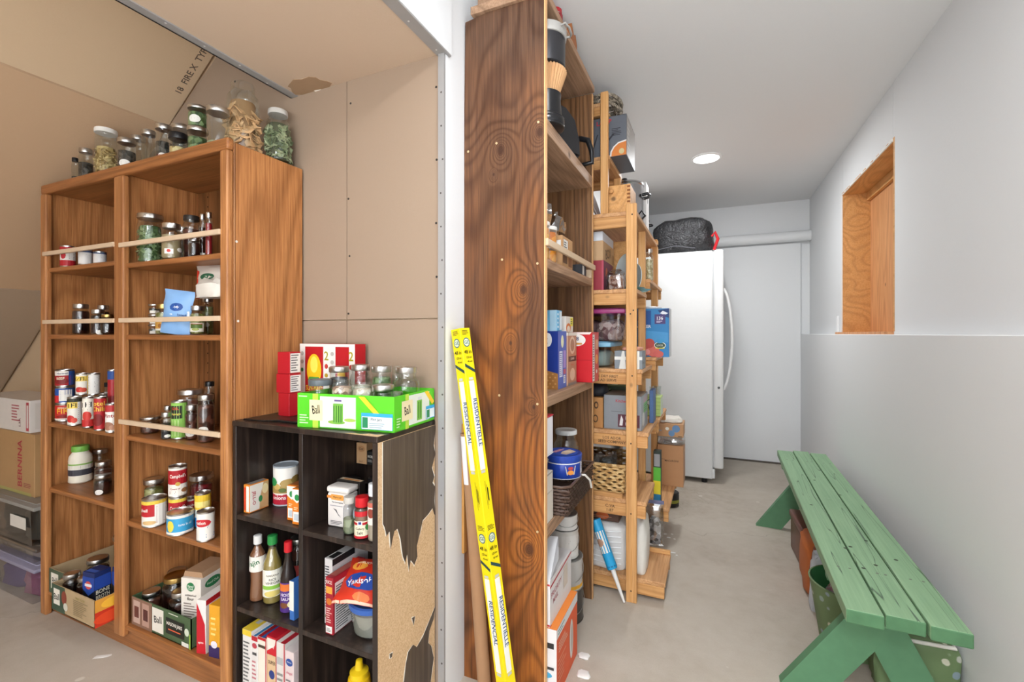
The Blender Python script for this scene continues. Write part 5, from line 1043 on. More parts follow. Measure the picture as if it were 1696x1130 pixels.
# ============================================================ near plank shelf contents (front edge x = -.476)
ps = thing('spice_jar', 'small red and white jar at the very top of the plank shelf unit', 'jar', (-.515, 1.55, 2.2325))
rev('jar_body', [(.024, 0), (.026, .004), (.026, .05), (.022, .056)], P('d8d0cc', .4), ps, 20); rev('lid', [(.024, .056), (.024, .07), (.021, .072)], P('b02830', .4), ps, 20)
bm = bmesh.new(); mats = []; Print(bm, mats).go(cylfn(.0262, .9), .08, .056, [('r', -.5, .5, .5, .9, '9c2a34'), ('l', -.4, .1, .4, .4, 3, '6a3a5c')], nx=10); fin('paper_label', bm, mats, ps)
bm = bmesh.new(); prism(bm, [(0, 0), (.07, 0), (.07, .03), (.05, .06), (.03, .045), (.0, .075)], lambda u, v, d: Vector((d, u, v)), 0, .02); o = fin('wood_offcut', bm, P('a8683c', .6)); o.location = (-.50, 1.64, 2.2325); tag(o, 'small brown wood offcut on top of the plank shelf unit', 'wood')
# coffee things
gr = thing('coffee_grinder', 'black coffee grinder base under the stacked paper filters', 'coffee maker', (-.512, 1.44, 1.8295))
rev('motor_base', [(.056, 0), (.062, .004), (.062, .035), (.054, .042), (.05, .10), (.052, .116), (.04, .117)], BLACKP, gr, 32); rev('chrome_ring', [(.0625, .01), (.0635, .013), (.0635, .028), (.0625, .03)], P('3a3a3c', .2, .8), gr, 32, cap0=False, cap1=False)
cf = thing('coffee_filters', 'stack of brown fluted paper coffee filters under the steel canister', 'coffee filters', (-.512, 1.44, 1.947))
bm = bmesh.new()
for k in range(6):
    n = 72; lo, hi = [], []
    for i in range(n):
        a = 2*PI*i/n; s_ = 1 if i % 2 else -1
        lo.append(bm.verts.new(((.046+.0006*s_)*math.cos(a), (.046+.0006*s_)*math.sin(a), .002+k*.0015)))
        rr = .068+.0035*s_-k*.0016; hi.append(bm.verts.new((rr*math.cos(a), rr*math.sin(a), .072+k*.0015+.0012*s_)))
    for i in range(n): bm.faces.new((lo[i], lo[(i+1) % n], hi[(i+1) % n], hi[i]))
    bm.faces.new(lo[::-1])
fin('fluted_paper', bm, P('c09468', .75), cf)
cn = thing('steel_canister', 'dark steel coffee canister with light rim on top of the paper filters', 'canister', (-.512, 1.44, 2.031))
rev('canister_body', [(.06, 0), (.065, .004), (.066, .095), (.064, .097)], P('4c4c50', .25, .8), cn, 36); rev('rim_band', [(.066, .095), (.069, .097), (.070, .122), (.067, .128), (.062, .128), (.062, .12), (.001, .12)], P('c6c4c0', .35, .5), cn, 36)
bm = bmesh.new(); tube(bm, [(.064, -.03, .117), (.078, -.032, .118), (.086, -.015, .112), (.086, .01, .105), (.078, .022, .105), (.064, .022, .108)], .004, 8); fin('handle', bm, P('b8b6b2', .3, .6), cn, 40)
pb_ = thing('black_pouch', 'shiny black pouch with pointed top beside the coffee grinder', 'bag', (-.535, 1.66, 1.8295), 1.1)
bm = bmesh.new(); 
pv = [(-.08, 0), (.08, 0), (.085, .07), (.07, .15), (.02, .19), (-.05, .185), (-.085, .10)]
prism(bm, pv, lambda u, v, d: Vector((u, d*(1-.6*v/.19), v)), -.04, .04); bmesh.ops.bevel(bm, geom=bm.edges[:], offset=.008, segments=2, affect='EDGES'); fin('pouch_film', bm, P('28282b', .22, .2), pb_, 50)
ir = thing('coffee_carafe', 'glass coffee carafe with black D-shaped handle at the shelf edge', 'carafe', (-.60, 1.83, 1.8325))
rev('glass_bowl', [(.05, 0), (.07, .01), (.075, .06), (.06, .10), (.05, .115)], GLASS, ir, 28, cap1=False); rev('lid', [(.053, .112), (.055, .12), (.04, .128)], BLACKP, ir, 24)
bm = bmesh.new(); tube(bm, [(.052, -.01, .116), (.10, -.01, .118), (.135, -.01, .105), (.150, -.01, .06), (.152, -.01, .012), (.10, -.01, .008), (.088, -.01, .02)], [.010, .011, .012, .011, .010, .009, .006], 10); fin('handle', bm, BLACKP, ir, 50)
# third shelf: peach jars, carton, bags
G3 = None
h1 = .063
for i, (x_, y_, lb) in enumerate(((-.515, 1.395, 'nearer'), (-.515, 1.47, 'farther'))):
    for k in range(2):
        jar('white-lidded jar of orange fruit, %s of the %s stack behind the bar' % (('bottom', 'top')[k], lb), x_, y_, 1.3875+k*h1, .031, h1-.0008, PEACH, .95, P('dcdad6', .4), neck=.92, lidh=.013, face=.4)
carton('snack_carton', 'tan carton with white label panel behind the retaining bar, plank shelf', 'box', -.545, 1.555, 1.3875, .11, .13, .115, 'bf9468', 0, prints={'front': [('r', .4, .55, .95, .85, 'e8e4e0'), ('l', .5, .6, .9, .8, 3, '6a6a6a'), ('r', 0, .6, .35, .95, 'b8584c')], 'right': [('r', .1, .6, .5, .9, 'e4e2de'), ('l', .15, .63, .45, .85, 3, '4a4a4a'), ('r', .05, .15, .45, .5, '6a4a34'), ('r', .55, .1, .9, .5, '8a5c3c')]})
bm = bmesh.new(); 
carton('snack_carton', 'small tan carton lying across the top of the labelled tan carton', 'box', -.56, 1.53, 1.503, .09, .11, .02, 'c49a6a', .15)
bg1 = thing('plastic_bag', 'large clear crinkled plastic bag above the orange fruit jars', 'bag', (-.575, 1.43, 1.5145)); blob('bag_film', SMOKE, 0, 0, 0, .14, .12, .11, 21, bg1, (20, 12), .3, .5, 2.8)
bg2 = thing('plastic_bag', 'small clear crinkled plastic bag left of the tan carton top', 'bag', (-.57, 1.62, 1.524)); blob('bag_film', SMOKE, 0, 0, 0, .12, .10, .07, 23, bg2, (20, 12), .35, .5, 3.2)
carton('small_box', 'small black and white box at the far end behind the retaining bar', 'box', -.515, 1.80, 1.3875, .06, .07, .045, '35373c', 0, prints={'right': [('r', .1, .1, .5, .9, 'd8d6d2')]})
# fourth shelf: crackers
S4 = .9515
carton('graham_cracker_box', 'dark blue graham cracker box with white circle marked 4', 'box', -.578, 1.545, S4, .15, .10, .208, '1a3488', 0, prints={
  'front': [('p', [(0, 0), (1, 0), (1, .27), (.5, .36), (0, .42)], 'a8743c'), ('e', .52, .85, .15, .12, 'e4e2e0'), ('e', .75, .85, .1, .12, 'e4e2e0'), ('t', '4', .70, .88, .085, '1a2c6c'), ('t', 'BOXES', .66, .79, .03, '2c3c6c', 0, .04)]+[('e', .1+.13*(i % 7)+.06*((i//7) % 2), .04+.055*(i//7), .025, .014, 'c8965a') for i in range(35)],
  'right': [('r', 0, 0, 1, 1, '5468b4'), ('e', .5, .82, .16, .11, 'e0e0b8'), ('r', .15, .2, .5, .65, 'd8dcec'), ('l', .18, .22, .48, .63, 12, '6a78a8'), ('r', .6, .35, .9, .66, 'a88cc8'), ('r', .62, .08, .85, .22, 'e4e4ee'), ('l', .65, .1, .83, .2, 4, '3a3a5c'), ('r', .6, .24, .9, .33, 'c05c6c')]})
carton('oat_box', 'peach and brown box with dark name banner, between blue and red cracker boxes', 'box', -.560, 1.665, S4, .115, .115, .203, 'c9a088', 0, prints={
  'right': [('r', 0, 0, 1, 1, 'b88468'), ('e', .5, .76, .33, .17, 'dcc0a8'), ('e', .5, .76, .24, .12, 'a87c64'), ('r', .05, .45, .95, .55, '5c4238'), ('t', 'QUAKER', .5, .5, .05, 'e0d0c0', 0, .08), ('t', 'Peaches', .5, .39, .04, 'c8603c', 0, .07), ('e', .5, .2, .3, .12, 'e0bca0'), ('r', 0, 0, 1, .05, '8a8078'), ('r', 0, .94, 1, 1, 'e0d8cc')], 'front': [('r', 0, .94, 1, 1, 'e0d8cc')]})
carton('cracker_box', 'bright red cracker box with white circle marked 18', 'box', -.510, 1.822, S4, .125, .11, .205, 'c4101e', 0, prints={
  'front': [('e', .48, .84, .30, .12, 'e8e4e0'), ('t', '18', .48, .87, .08, '1c2c5c'), ('r', .3, .75, .66, .785, 'c88a3c'), ('e', .2, .64, .2, .035, 'e09a38'), ('e', .24, .595, .18, .025, 'c8843c'), ('e', .24, .555, .18, .022, '9a6434'), ('e', .24, .515, .18, .022, 'b87a3c'), ('r', 0, .44, 1, .445, '7c0c14'), ('p', [(.3, .955), (.38, .998), (.98, .998), (.92, .955)], 'ecdcd8')],
  'right': [('r', 0, 0, 1, 1, 'c85450'), ('r', .02, .02, .34, .95, 'e2dcd8'), ('l', .05, .05, .32, .92, 18, '8a6a6c'), ('e', .65, .45, .22, .1, 'e8a05c'), ('r', .45, .65, .9, .85, 'd8a07c'), ('e', .65, .2, .1, .04, 'f0e0d8')]})
carton('snack_box', 'light blue and white box lying on the dark blue cracker box', 'box', -.575, 1.553, S4+.2085, .13, .06, .075, '6cb4dc', 0, prints={'front': [('e', .3, .6, .3, .3, 'a8503c'), ('r', .8, 0, 1, 1, 'a8cce0')], 'right': [('r', .5, .05, .95, .95, 'dce4ea'), ('l', .1, .1, .4, .9, 4, 'e8f0f4')]})
carton('snack_box', 'white box with yellow tag and orange logo behind the light blue box', 'box', -.57, 1.669, S4+.2035, .115, .10, .062, 'dcd4cc', 0, prints={'right': [('r', .6, .4, .95, .95, 'e6d63c'), ('l', .65, .5, .9, .9, 3, '4a4a2a'), ('e', .35, .3, .3, .28, 'd8783c'), ('e', .35, .22, .2, .2, 'e8d8c8')]})
carton('lid_tray', 'dark flat tray top behind the dark blue cracker box', 'tray', -.60, 1.652, S4, .02, .008, .195, '4a463c')
# fifth shelf
S5 = .5465
carton('white_box', 'white box at the bottom of the pair beside the wicker basket', 'box', -.562, 1.356, S5, .165, .066, .095, 'dcd4c8', 0, prints={'right': [('r', 0, .97, 1, 1, 'c8beb0')]})
carton('white_box', 'white box on top of the pair beside the wicker basket', 'box', -.562, 1.356, S5+.0955, .165, .062, .062, 'd6cfc4', 0, prints={'right': [('r', 0, .9, 1, 1, '9c968e')]})
bg3 = thing('plastic_bag', 'clear plastic bag squeezed between the white boxes and the book set', 'bag', (-.56, 1.39, S5+.159)); blob('bag_film', SMOKE, 0, 0, 0, .14, .06, .055, 31, bg3, (18, 10), .2, .5, 3)
bkx = thing('book_set', 'white-edged stack of paper with red and blue cover on the bag', 'book', (-.555, 1.355, S5+.214))
box('page_block', -.078, .002, .004, .076, .063, .122, P('e4e2e6', .7), bkx); box('cover', -.08, 0, 0, .078, .065, .0035, P('d8d6da', .5), bkx); box('cover', -.08, 0, .1225, .078, .065, .127, P('b8303c', .45), bkx); box('cover_stripe', -.08, .002, .1272, .03, .04, .1275, P('3a90c8', .5), bkx)
jar('empty glass jar with white metal lid behind the cookie tin', -.560, 1.83, S5, .052, .205, None, 0, P('d4d4d2', .4), neck=.78, shoulder=.68)
bk = thing('wicker_basket', 'dark brown wicker basket projecting from the shelf under the cookie tin', 'basket', (-.532, 1.60, S5))
bm = bmesh.new(); WX, WY, HB = .093, .16, .098
def per(t_, ex=0):
    W2, D2 = WX+ex, WY+ex; P_ = 4*(W2+D2); s_ = (t_ % 1)*P_
    if s_ < 2*W2: return Vector((-W2+s_, -D2, 0))
    s_ -= 2*W2
    if s_ < 2*D2: return Vector((W2, -D2+s_, 0))
    s_ -= 2*D2
    if s_ < 2*W2: return Vector((W2-s_, D2, 0))
    return Vector((-W2, D2-(s_-2*W2), 0))
NS = 76
for row in range(8):
    z0 = .008+row*.0112; pts = []
    for i in range(NS): pts.append(per((i+.5)/NS, (.0035 if (i+row) % 2 else -.0015)+row*.0009)+Vector((0, 0, z0)))
    tube(bm, pts, .0052, 5, closed=True)
fin('woven_strand', bm, P('4a362c', .35, 0, .25), bk, 60, 'stuff')
bm = bmesh.new()
for i in range(NS):
    q = per(i/NS+.5/NS, .001); tube(bm, [q+Vector((0, 0, .002)), q*1.03+Vector((0, 0, HB-.004))], .0028, 5)
fin('upright_stake', bm, P('3a2a22', .5), bk, 60, 'stuff')
bm = bmesh.new(); tube(bm, [per(i/24, .009)+Vector((0, 0, HB)) for i in range(24)], .005, 6, closed=True); fin('rim', bm, P('5a4438', .4), bk, 50)
box('basket_floor', -WX+.003, -WY+.003, 0, WX-.003, WY-.003, .006, P('3a2a22', .6), bk)
bm = bmesh.new(); tube(bm, [(.08, -.02, .10), (.115, -.01, .10), (.125, .02, .075), (.125, .045, .04)], .004, 6); o = fin('white_strap', bm, P('e2ddd6', .5), bk, 50)
ct = thing('cookie_tin', 'round royal blue cookie tin with white rim resting on the wicker basket', 'tin', (-.487, 1.555, S5+.1045), .75)
RT = .064; rev('tin_body', [(RT*.97, 0), (RT, .003), (RT, .058), (RT*.98, .06)], P('203c94', .28, .1), ct, 40); rev('lid', [(RT*1.03, .055), (RT*1.04, .057), (RT*1.04, .076), (RT*.99, .079), (RT*.9, .078), (.001, .078)], P('2845a0', .28, .1), ct, 40)
bm = bmesh.new(); mats = []; pr = Print(bm, mats)
pr.go(cylfn(RT), PI*RT, .06, [('r', -.5, .0, .5, .03, 'd8d8e0'), ('r', -.5, .84, .5, .9, 'd8d8e0'), ('p', [(-.08, .25), (.06, .25), (.09, .75), (-.11, .75)], 'b8b0a8'), ('e', -.01, .38, .06, .13, 'd88a3c'), ('e', -.01, .62, .05, .1, 'a83c3c'), ('r', .22, .22, .36, .82, 'e0e0e4'), ('l', .24, .3, .34, .76, 5, '4a4a6a'), ('e', -.4, .2, .06, .2, 'c8c8d8')], nx=12)
pr.go(lambda u, v, d: Vector((u-RT, v-RT, .0782+d)), 2*RT, 2*RT, [('e', .5, .5, .42, .42, '2a4aa4'), ('p', [(.2, .62), (.55, .82), (.62, .7), (.28, .5)], 'c07890'), ('p', [(.45, .2), (.85, .4), (.8, .7), (.5, .55), (.35, .35)], 'c4ac98'), ('e', .62, .48, .12, .1, 'dcc8b0'), ('t', 'BUTTER COOKIES', .42, .66, .05, 'f0e8f0', .5, .08)])
fin('printed_art', bm, mats, ct)
# floor stack under the plank shelf
ob = carton('heater_box', 'orange and white appliance box on the floor under the plank shelf', 'box', -.596, 1.357, .0005, .30, .235, .222, 'e05a2a', 0, prints={
  'front': [('r', 0, 0, 1, 1, 'dcdcde'), ('r', .55, .72, .97, .8, '2c2c2e'), ('t', 'LIGHTING', .77, .76, .04, 'e8e8e8', 0, .08), ('l', .56, .5, .96, .7, 4, '55555a'), ('r', .55, .42, .97, .46, '3a3a3c'), ('e', .85, .34, .1, .05, '4aa0c8'), ('l', .56, .05, .95, .28, 7, '6a6a70')],
  'right': [('r', 0, .86, 1, 1, 'dcdee0'), ('l', .06, .88, .4, .97, 2, '5a8a8c'), ('e', .68, .45, .09, .3, 'd8d4ce'), ('e', .70, .45, .05, .22, 'b8b0a8'), ('l', .08, .62, .5, .78, 4, 'eab8a0'), ('l', .06, .2, .45, .55, 6, 'e89070')],
  'top': [('r', 0, 0, 1, 1, 'e8883c')]})
pm = carton('shipping_box', 'white mailing box with red stripe on the orange appliance box', 'box', -.612, 1.36, .223, .285, .235, .145, 'dedcdc', 0, prints={
  'front': [('r', 0, .90, 1, .94, 'c03a40'), ('r', 0, .02, 1, .06, 'c03a40'), ('r', .9, .5, .97, .54, 'c03a40')],
  'right': [('p', [(0, .88), (1, .97), (1, .93), (0, .83)], 'b83a44'), ('t', 'PRIORITY', .28, .66, .13, 'c08088', .05, .11), ('t', 'MAIL', .24, .48, .12, 'c08088', .05, .055), ('r', .6, .35, .8, .85, 'cfc4b8'), ('p', [(0, 0), (.05, 0), (.05, .03), (0, .03)], 'c03a40')]})
bm = bmesh.new()
for pts in ([(-.1425, .0, .1455), (.1425, .0, .1455), (.16, .035, .205), (.13, .12, .235), (-.13, .10, .215)],):
    va = [bm.verts.new(p) for p in pts]; vb = [bm.verts.new((p[0], p[1]+.002, p[2]+.0015)) for p in pts]
    bm.faces.new(va[::-1]); bm.faces.new(vb)
    for i in range(len(va)): bm.faces.new((va[i], va[(i+1) % len(va)], vb[(i+1) % len(va)], vb[i]))
fin('open_flap', bm, P('d8d8da', .6), pm)
def paint(label, z, r, h, body, drip=None, x=-.555, y=1.79):
    t = thing('paint_can', label, 'paint can', (x, y, z), .6)
    rev('can_body', [(r, 0), (r*1.02, .002), (r*.99, .005), (r*.99, h-.006), (r*1.02, h-.004), (r*1.02, h)], body, t, 30); rev('lid', [(r*1.0, h+.0003), (r*.98, h+.002), (r*.88, h+.002), (r*.86, h-.0005), (.001, h-.0005)], P('8a8a88', .35, .6), t, 30)
    bm = bmesh.new(); tube(bm, [(r*1.03*math.cos(a), -r*1.03*math.sin(a)-.003, h*.75-h*.45*math.sin(a)) for a in [PI*i/12 for i in range(13)]], .0014, 5); fin('wire_handle', bm, P('b0b0ae', .3, .8), t)
    if drip:
        bm = bmesh.new(); mats = []; Print(bm, mats).go(cylfn(r*.995), PI*r, h, drip, nx=10); fin('paper_label', bm, mats, t)
    return t
paint('black paint can on the floor at the bottom of the can stack', .0005, .076, .13, P('4a4844', .35, .3), [('r', -.3, .1, .1, .8, '5c5a56'), ('l', -.25, .2, .05, .7, 5, 'a09c94')])
paint('grey paint can with yellow drips on the black paint can', .1335, .074, .115, P('b4b2ae', .4), [('r', -.5, 0, .5, .16, 'd8a02c'), ('p', [(-.3, 0), (.4, 0), (.35, .22), (.1, .18), (-.1, .3)], 'e0a830')])
paint('white quart can with drips on the grey paint can', .2515, .056, .11, P('d4d2cc', .4), [('r', -.45, .1, .4, .85, 'dcdad6'), ('l', -.4, .2, .3, .8, 7, '8a8884')])
paint('small white tub with grey lid at the top of the paint cans', .3645, .052, .055, P('dcdad6', .4))
pc_ = P('e8e6e2', .8)
for x_, y_, lb in ((-.40, 1.50, 'nearer'), (-.42, 1.585, 'farther')):
    o = blob('paper_scrap', pc_, 0, 0, 0, .045, .032, .006, int(y_*100), None, (10, 5), .4, .8); o.location = (x_, y_, .0003); tag(o, 'crumpled white paper scrap on the floor by the orange box, %s one' % lb, 'paper scrap')
# caulk tube leaning by the pine post
ck = thing('caulk_tube', 'blue caulk tube with white nozzle leaning nozzle-down by the pine post', 'caulk tube')
a = Vector((-.345, 1.968, .004)); b = Vector((-0.4768,2.0200,0.3029)); dl = (b-a).length
rev('nozzle', [(.003, 0), (.005, .002), (.009, .10), (.010, .135)], P('e4e2de', .4), ck, 16); rev('tube_body', [(.010, .135), (.022, .137), (.023, .14), (.023, .345), (.021, .346)], P('2a9cd0', .35), ck, 24)
bm = bmesh.new(); mats = []; Print(bm, mats).go(cylfn(.0231), .145, .33, [('r', -.35, .62, .1, .9, 'e6e2da'), ('e', -.12, .76, .12, .05, 'b08a74'), ('r', -.5, .44, .3, .46, '1c6c9c')], nx=10); fin('paper_label', bm, mats, ck)
lean(ck, a, b, math.radians(20))

# ============================================================ pine shelf unit contents
sb = carton('salad_spinner_box', 'grey kitchen appliance box with orange disc picture on the upper pine shelf', 'box', -.487, 2.076, 1.9555, .265, .24, .183, '60646c', 0, prints={
  'front': [('t', 'LAMP', .62, .88, .11, 'c82830', .05, .10), ('p', [(.4, .2), (.43, .2), (.52, .6), (.5, .6)], '2a2c34'), ('p', [(.55, .2), (.58, .2), (.8, .55), (.77, .57)], '2a2c34'), ('l', .75, .5, .92, .7, 5, '2c2e36'), ]+[('p', [(.999, .0), (.72, .0), (.73, .12), (.78, .24), (.86, .33), (.999, .37)], 'e0dcd8'), ('p', [(.999, .0), (.745, .0), (.755, .11), (.8, .22), (.87, .30), (.999, .335)], 'd07c3a'), ('e', .92, .1, .045, .07, 'c8b888')],
  'right': [('r', .02, .02, .98, .98, 'a09a94'), ('l', .1, .2, .4, .9, 6, 'b8b4b0')], 'top': [('r', 0, 0, 1, 1, '8a8680')]})
rp = thing('rope_coil', 'coiled grey patterned rope on the topmost pine shelf', 'rope', (-.47, 2.22, 2.212))
bm = bmesh.new(); pts = []
for i in range(150):
    a = i*.31; r = .052+.012*math.sin(i*.17)+.01*math.sin(i*.61); pts.append((r*1.1*math.cos(a), r*1.5*math.sin(a)-.02, .012+.042*abs(math.sin(i*.043))+.010*math.sin(i*.37)))
tube(bm, pts, .008, 6); fin('rope_strand', bm, chipmat('braided_rope', ['5c5448', '8f8474', 'b8ac98'], 160), rp, 60)
bm = bmesh.new(); tube(bm, [(.045, .0, .03), (.062, .01, .0), (.075, .02, -.035), (.07, .03, -.06)], .008, 6); fin('rope_end', bm, chipmat('braided_rope_end', ['5c5448', '8f8474', 'b8ac98'], 160), rp, 60)
sk = thing('cloth_sack', 'beige cloth sack beside the rope on the topmost pine shelf', 'sack', (-.64, 2.13, 2.2005)); blob('sack_body', P('a89a88', .8), 0, 0, 0, .16, .12, .075, 41, sk, (20, 12), .15, .5, 3)
wb_ = thing('wooden_box', 'small honey-coloured dovetailed wooden box with round knob under the grey carton', 'box', (-.402, 2.09, 1.6825))
box('box_body', -.065, 0, 0, .062, .16, .145, WPLY, wb_, .002); rev('knob', [(.005, 0), (.005, .008), (.011, .014), (.011, .022), (.004, .027), (.001, .027)], PINEX, wb_, 16).matrix_local = Matrix.Translation((-.02, 0, .115)) @ Matrix.Rotation(PI/2, 4, 'X')
bm = bmesh.new()
for i in range(8): abox(bm, .048, -.0015, .01+i*.017, .0625, .0002, .018+i*.017)
fin('dovetail_joint', bm, P('8a5020', .6), wb_, kind='stuff')
pt = thing('stock_pot', 'polished steel stock pot with black side handle behind the wooden box', 'pot', (-.44, 2.51, 1.6825))
rev('pot_body', [(.095, 0), (.1, .005), (.1, .255), (.104, .26), (.1, .262), (.097, .255)], STEEL, pt, 36, cap1=False); rev('lid', [(.103, .262), (.1, .272), (.04, .285), (.001, .287)], STEEL, pt, 36)
rev('lid_knob', [(.008, .285), (.008, .295), (.018, .30), (.016, .308), (.001, .309)], BLACKP, pt, 16)
bm = bmesh.new(); tube(bm, [(.098, -.035, .20), (.125, -.035, .205), (.132, 0, .205), (.125, .035, .205), (.098, .035, .20)], .008, 8); fin('side_handle', bm, BLACKP, pt, 50)
carton('tall_box', 'tall white box with grey sketch at the far end of the high pine shelf', 'box', -.412, 2.70, 1.6825, .125, .12, .34, 'dcdad8', 0, prints={'right': [('e', .5, .75, .2, .08, '8a8a8a'), ('r', .1, .1, .9, .2, 'b8b4b0')]})
kp = thing('black_skillet', 'black pan with loop handle on the high pine shelf beside the stock pot', 'pan', (-.36, 2.30, 1.6825))
rev('pan_body', [(.03, 0), (.04, .01), (.042, .035), (.039, .034), (.037, .012)], BLACKP, kp, 24, cap1=False); bm = bmesh.new(); tube(bm, [(.03, .03, .03), (.05, .06, .06), (.03, .075, .09), (.01, .06, .06), (.02, .035, .035)], .005, 8); fin('loop_handle', bm, BLACKP, kp, 50)
wp = thing('white_platter', 'white platter leaning at the left of the wooden box on the high pine shelf', 'dish', (-.525, 2.12, 1.686)); o = rev('platter', [(.05, .004), (.07, .002), (.085, .012), (.082, .014), (.066, .006), (.001, .008)], P('dcdade', .3), wp, 32, cap0=True); o.matrix_local = Matrix.Translation((0, 0, .083)) @ Matrix.Rotation(math.radians(72), 4, 'Y') 
ep = thing('enamel_pot', 'tall speckled grey enamel pot with black rim on top of the freezer', 'pot', (-.59, 3.94, 1.792))
rev('pot_body', [(.098, 0), (.102, .006), (.102, .30)], GALV, ep, 32, cap1=False); rev('rim', [(.102, .298), (.107, .30), (.107, .306), (.10, .306), (.098, .30)], BLACKP, ep, 32, cap0=False, cap1=False)
bm = bmesh.new(); tube(bm, [(.10, -.03, .26), (.125, -.03, .262), (.13, 0, .262), (.125, .03, .262), (.10, .03, .26)], .006, 8); fin('handle', bm, BLACKP, ep, 50)
# shelf at 1.345
X1_ = 1.3455
carton('card_game_box', 'dark red box with clear edge on the eye-level pine shelf', 'box', -.53, 2.032, X1_, .165, .20, .135, '96303c', 0, prints={'front': [('r', .5, .0, .53, 1, 'd8a0a4'), ('r', .95, 0, 1, 1, 'b0485a')], 'right': [('r', 0, 0, 1, 1, '7c4054'), ('e', .3, .6, .1, .2, 'd8743c')]})
cbx = carton('brown_carton', 'open brown carton with black letters stacked on the dark red box', 'box', -.532, 2.04, X1_+.1355, .16, .25, .09, 'c09c74', 0, prints={'right': [('t', 'BOX', .45, .5, .5, '5c4834', .2, .12), ('r', .8, .1, .97, .6, 'a8845c')]})
carton('white_box', 'white box on top of the open brown carton, pine shelf', 'box', -.532, 2.045, X1_+.226, .155, .24, .042, 'd2d6dc')
cb_ = thing('candy_bag', 'clear bag of brown and white sweets in front of the dark red box', 'bag', (-.396, 2.055, X1_)); blob('bag_film', SMOKE, 0, 0, 0, .085, .06, .088, 51, cb_, (18, 12), .22, .6, 3); blob('contents', chipmat('mixed_sweets', ['8c5a48', 'c8a898', 'e6dcd6', 'a06848'], 60), 0, 0, .003, .07, .045, .066, 52, cb_, (14, 9), .15, .6, 3)
for i, (x_, y_, rr, cc, lb) in enumerate(((-.368, 2.160, .088, '6c9c9c', 'front'), (-.335, 2.248, .070, '7ab0b4', 'rear'))):
    t = thing('dinner_plate', 'teal-rimmed plate standing on edge behind the pine post, %s one' % lb, 'plate', (x_, y_, X1_))
    o = rev('plate', [(.03, .0), (rr*.62, .002), (rr*.98, .012), (rr, .013), (rr*.97, .0155), (rr*.62, .0055), (.001, .0045)], P('c8d4d4', .25), t, 36); o.matrix_local = Matrix.Translation((0, 0, rr+.001)) @ Matrix.Rotation(math.radians(-52), 4, 'Z') @ Matrix.Rotation(math.radians(86), 4, 'X')
    bm = bmesh.new(); lathe(bm, [(rr*.66, .0063), (rr*.95, .0158)], 36, cap0=False, cap1=False); o2 = fin('painted_rim', bm, P(cc, .3), t, 40); o2.matrix_local = o.matrix_local.copy()
gj = (-0.3090,2.5000,1.4305,0.0214,0.1674)
jar('tall jar of pale grain standing right of the rear pine post', *gj, GRAIN, .9, METAL, neck=.75, shoulder=.75)
# shelf at .997
Z2 = .9975
def binx(label, x0, x1, y0, y1, z0, h, lidc, fill, seed): 
    t = bin_(label, x0, x1, y0, y1, z0, h, PLASTIC, P(lidc, .35), fill, .022, 'storage_bin', seed); return t
binx('clear bin with light blue lid under the purple-lidded bin', -.66, -.415, 2.03, 2.32, Z2, .118, '7ab0cc', [P('c8c0cc', .7), P('b8d0c8', .7)], 61)
binx('clear bin with purple lid full of beads on the pine shelf', -.64, -.352, 2.03, 2.32, Z2+.1185, .150, '94306c', [P('8c7070', .7), chipmat('bead_mix', ['6a5050', 'a88c84', 'c8b8b0'], 50)], 66)
gf = carton('gift_box', 'silver grey gift box crossed with white ribbon, sticking out past the pine post', 'box', -.335, 2.006, Z2, .118, .105, .078, '7e868c', 0, prints={'front': [('p', [(.16, 0), (.42, 0), (.36, 1), (.28, 1)], 'd8d8d2'), ('r', 0, .5, 1, .68, 'dcdcd6'), ('p', [(.72, 0), (.9, 0), (.9, 1), (.76, 1)], 'd8d8d2')], 'right': [('l', .1, .2, .8, .5, 1, '6a7278')]})
gfb = thing('tissue_wad', 'orange and white crumpled tissue on top of the silver gift box', 'tissue', (-.325, 2.055, Z2+.0785)); blob('tissue_paper', P('e0a088', .7), 0, 0, 0, .085, .08, .016, 71, gfb, (18, 8), .3, .7, 3)
carton('freezer_bag_box', 'tall blue freezer bag box marked 136 projecting past the rear pine post', 'box', -.315, 2.45, 1.0305, .222, .13, .25, '2c80bc', 0, prints={'front': [('r', 0, .62, .6, .96, '1a4f94'), ('p', [(.75, .96), (1, 1), (1, .8), (.85, .85)], '163a74'), ('p', [(.8, .90), (.86, .95), (.98, .9), (.9, .86)], 'e8ecf4'), ('r', .68, .68, .92, .88, '4a3c74'), ('t', '136', .80, .80, .07, 'f0f0f4', 0, .045), ('l', .72, .7, .88, .75, 2, 'd8d0e8'), ('t', 'FREEZER', .42, .63, .06, 'f0f4f8', 0, .11), ('p', [(.05, .68), (.3, .75), (.5, .68), (.3, .63)], '2c80bc'), ('p', [(.45, .55), (.98, .5), (.98, .3), (.45, .3)], '4494cc'), ('e', .48, .16, .16, .14, 'c04c44'), ('e', .65, .12, .14, .12, 'd0685c'), ('e', .56, .28, .12, .1, 'b84840'), ('e', .76, .06, .12, .07, 'cc6058'), ('e', .52, .1, .06, .06, 'e09088'), ('e', .80, .24, .13, .07, 'e8e8dc'), ('e', .80, .24, .115, .055, '38503c'), ('r', .70, .17, .9, .19, 'e0d040'), ('t', 'LOCK', .80, .24, .035, 'e8e8e0', 0, .035), ('e', .80, .33, .09, .05, '3c94c8')],
  'right': [('r', 0, 0, 1, 1, 'd8dce0')]})
wt = thing('white_tub', 'round white plastic tub behind the blue freezer bag box', 'tub', (-.345, 2.67, 1.0305)); rev('tub_body', [(.06, 0), (.07, .01), (.078, .25)], P('dcdee2', .4), wt, 28); rev('lid', [(.082, .2505), (.084, .253), (.084, .266), (.078, .27), (.001, .268)], P('e4e6ea', .4), wt, 28)
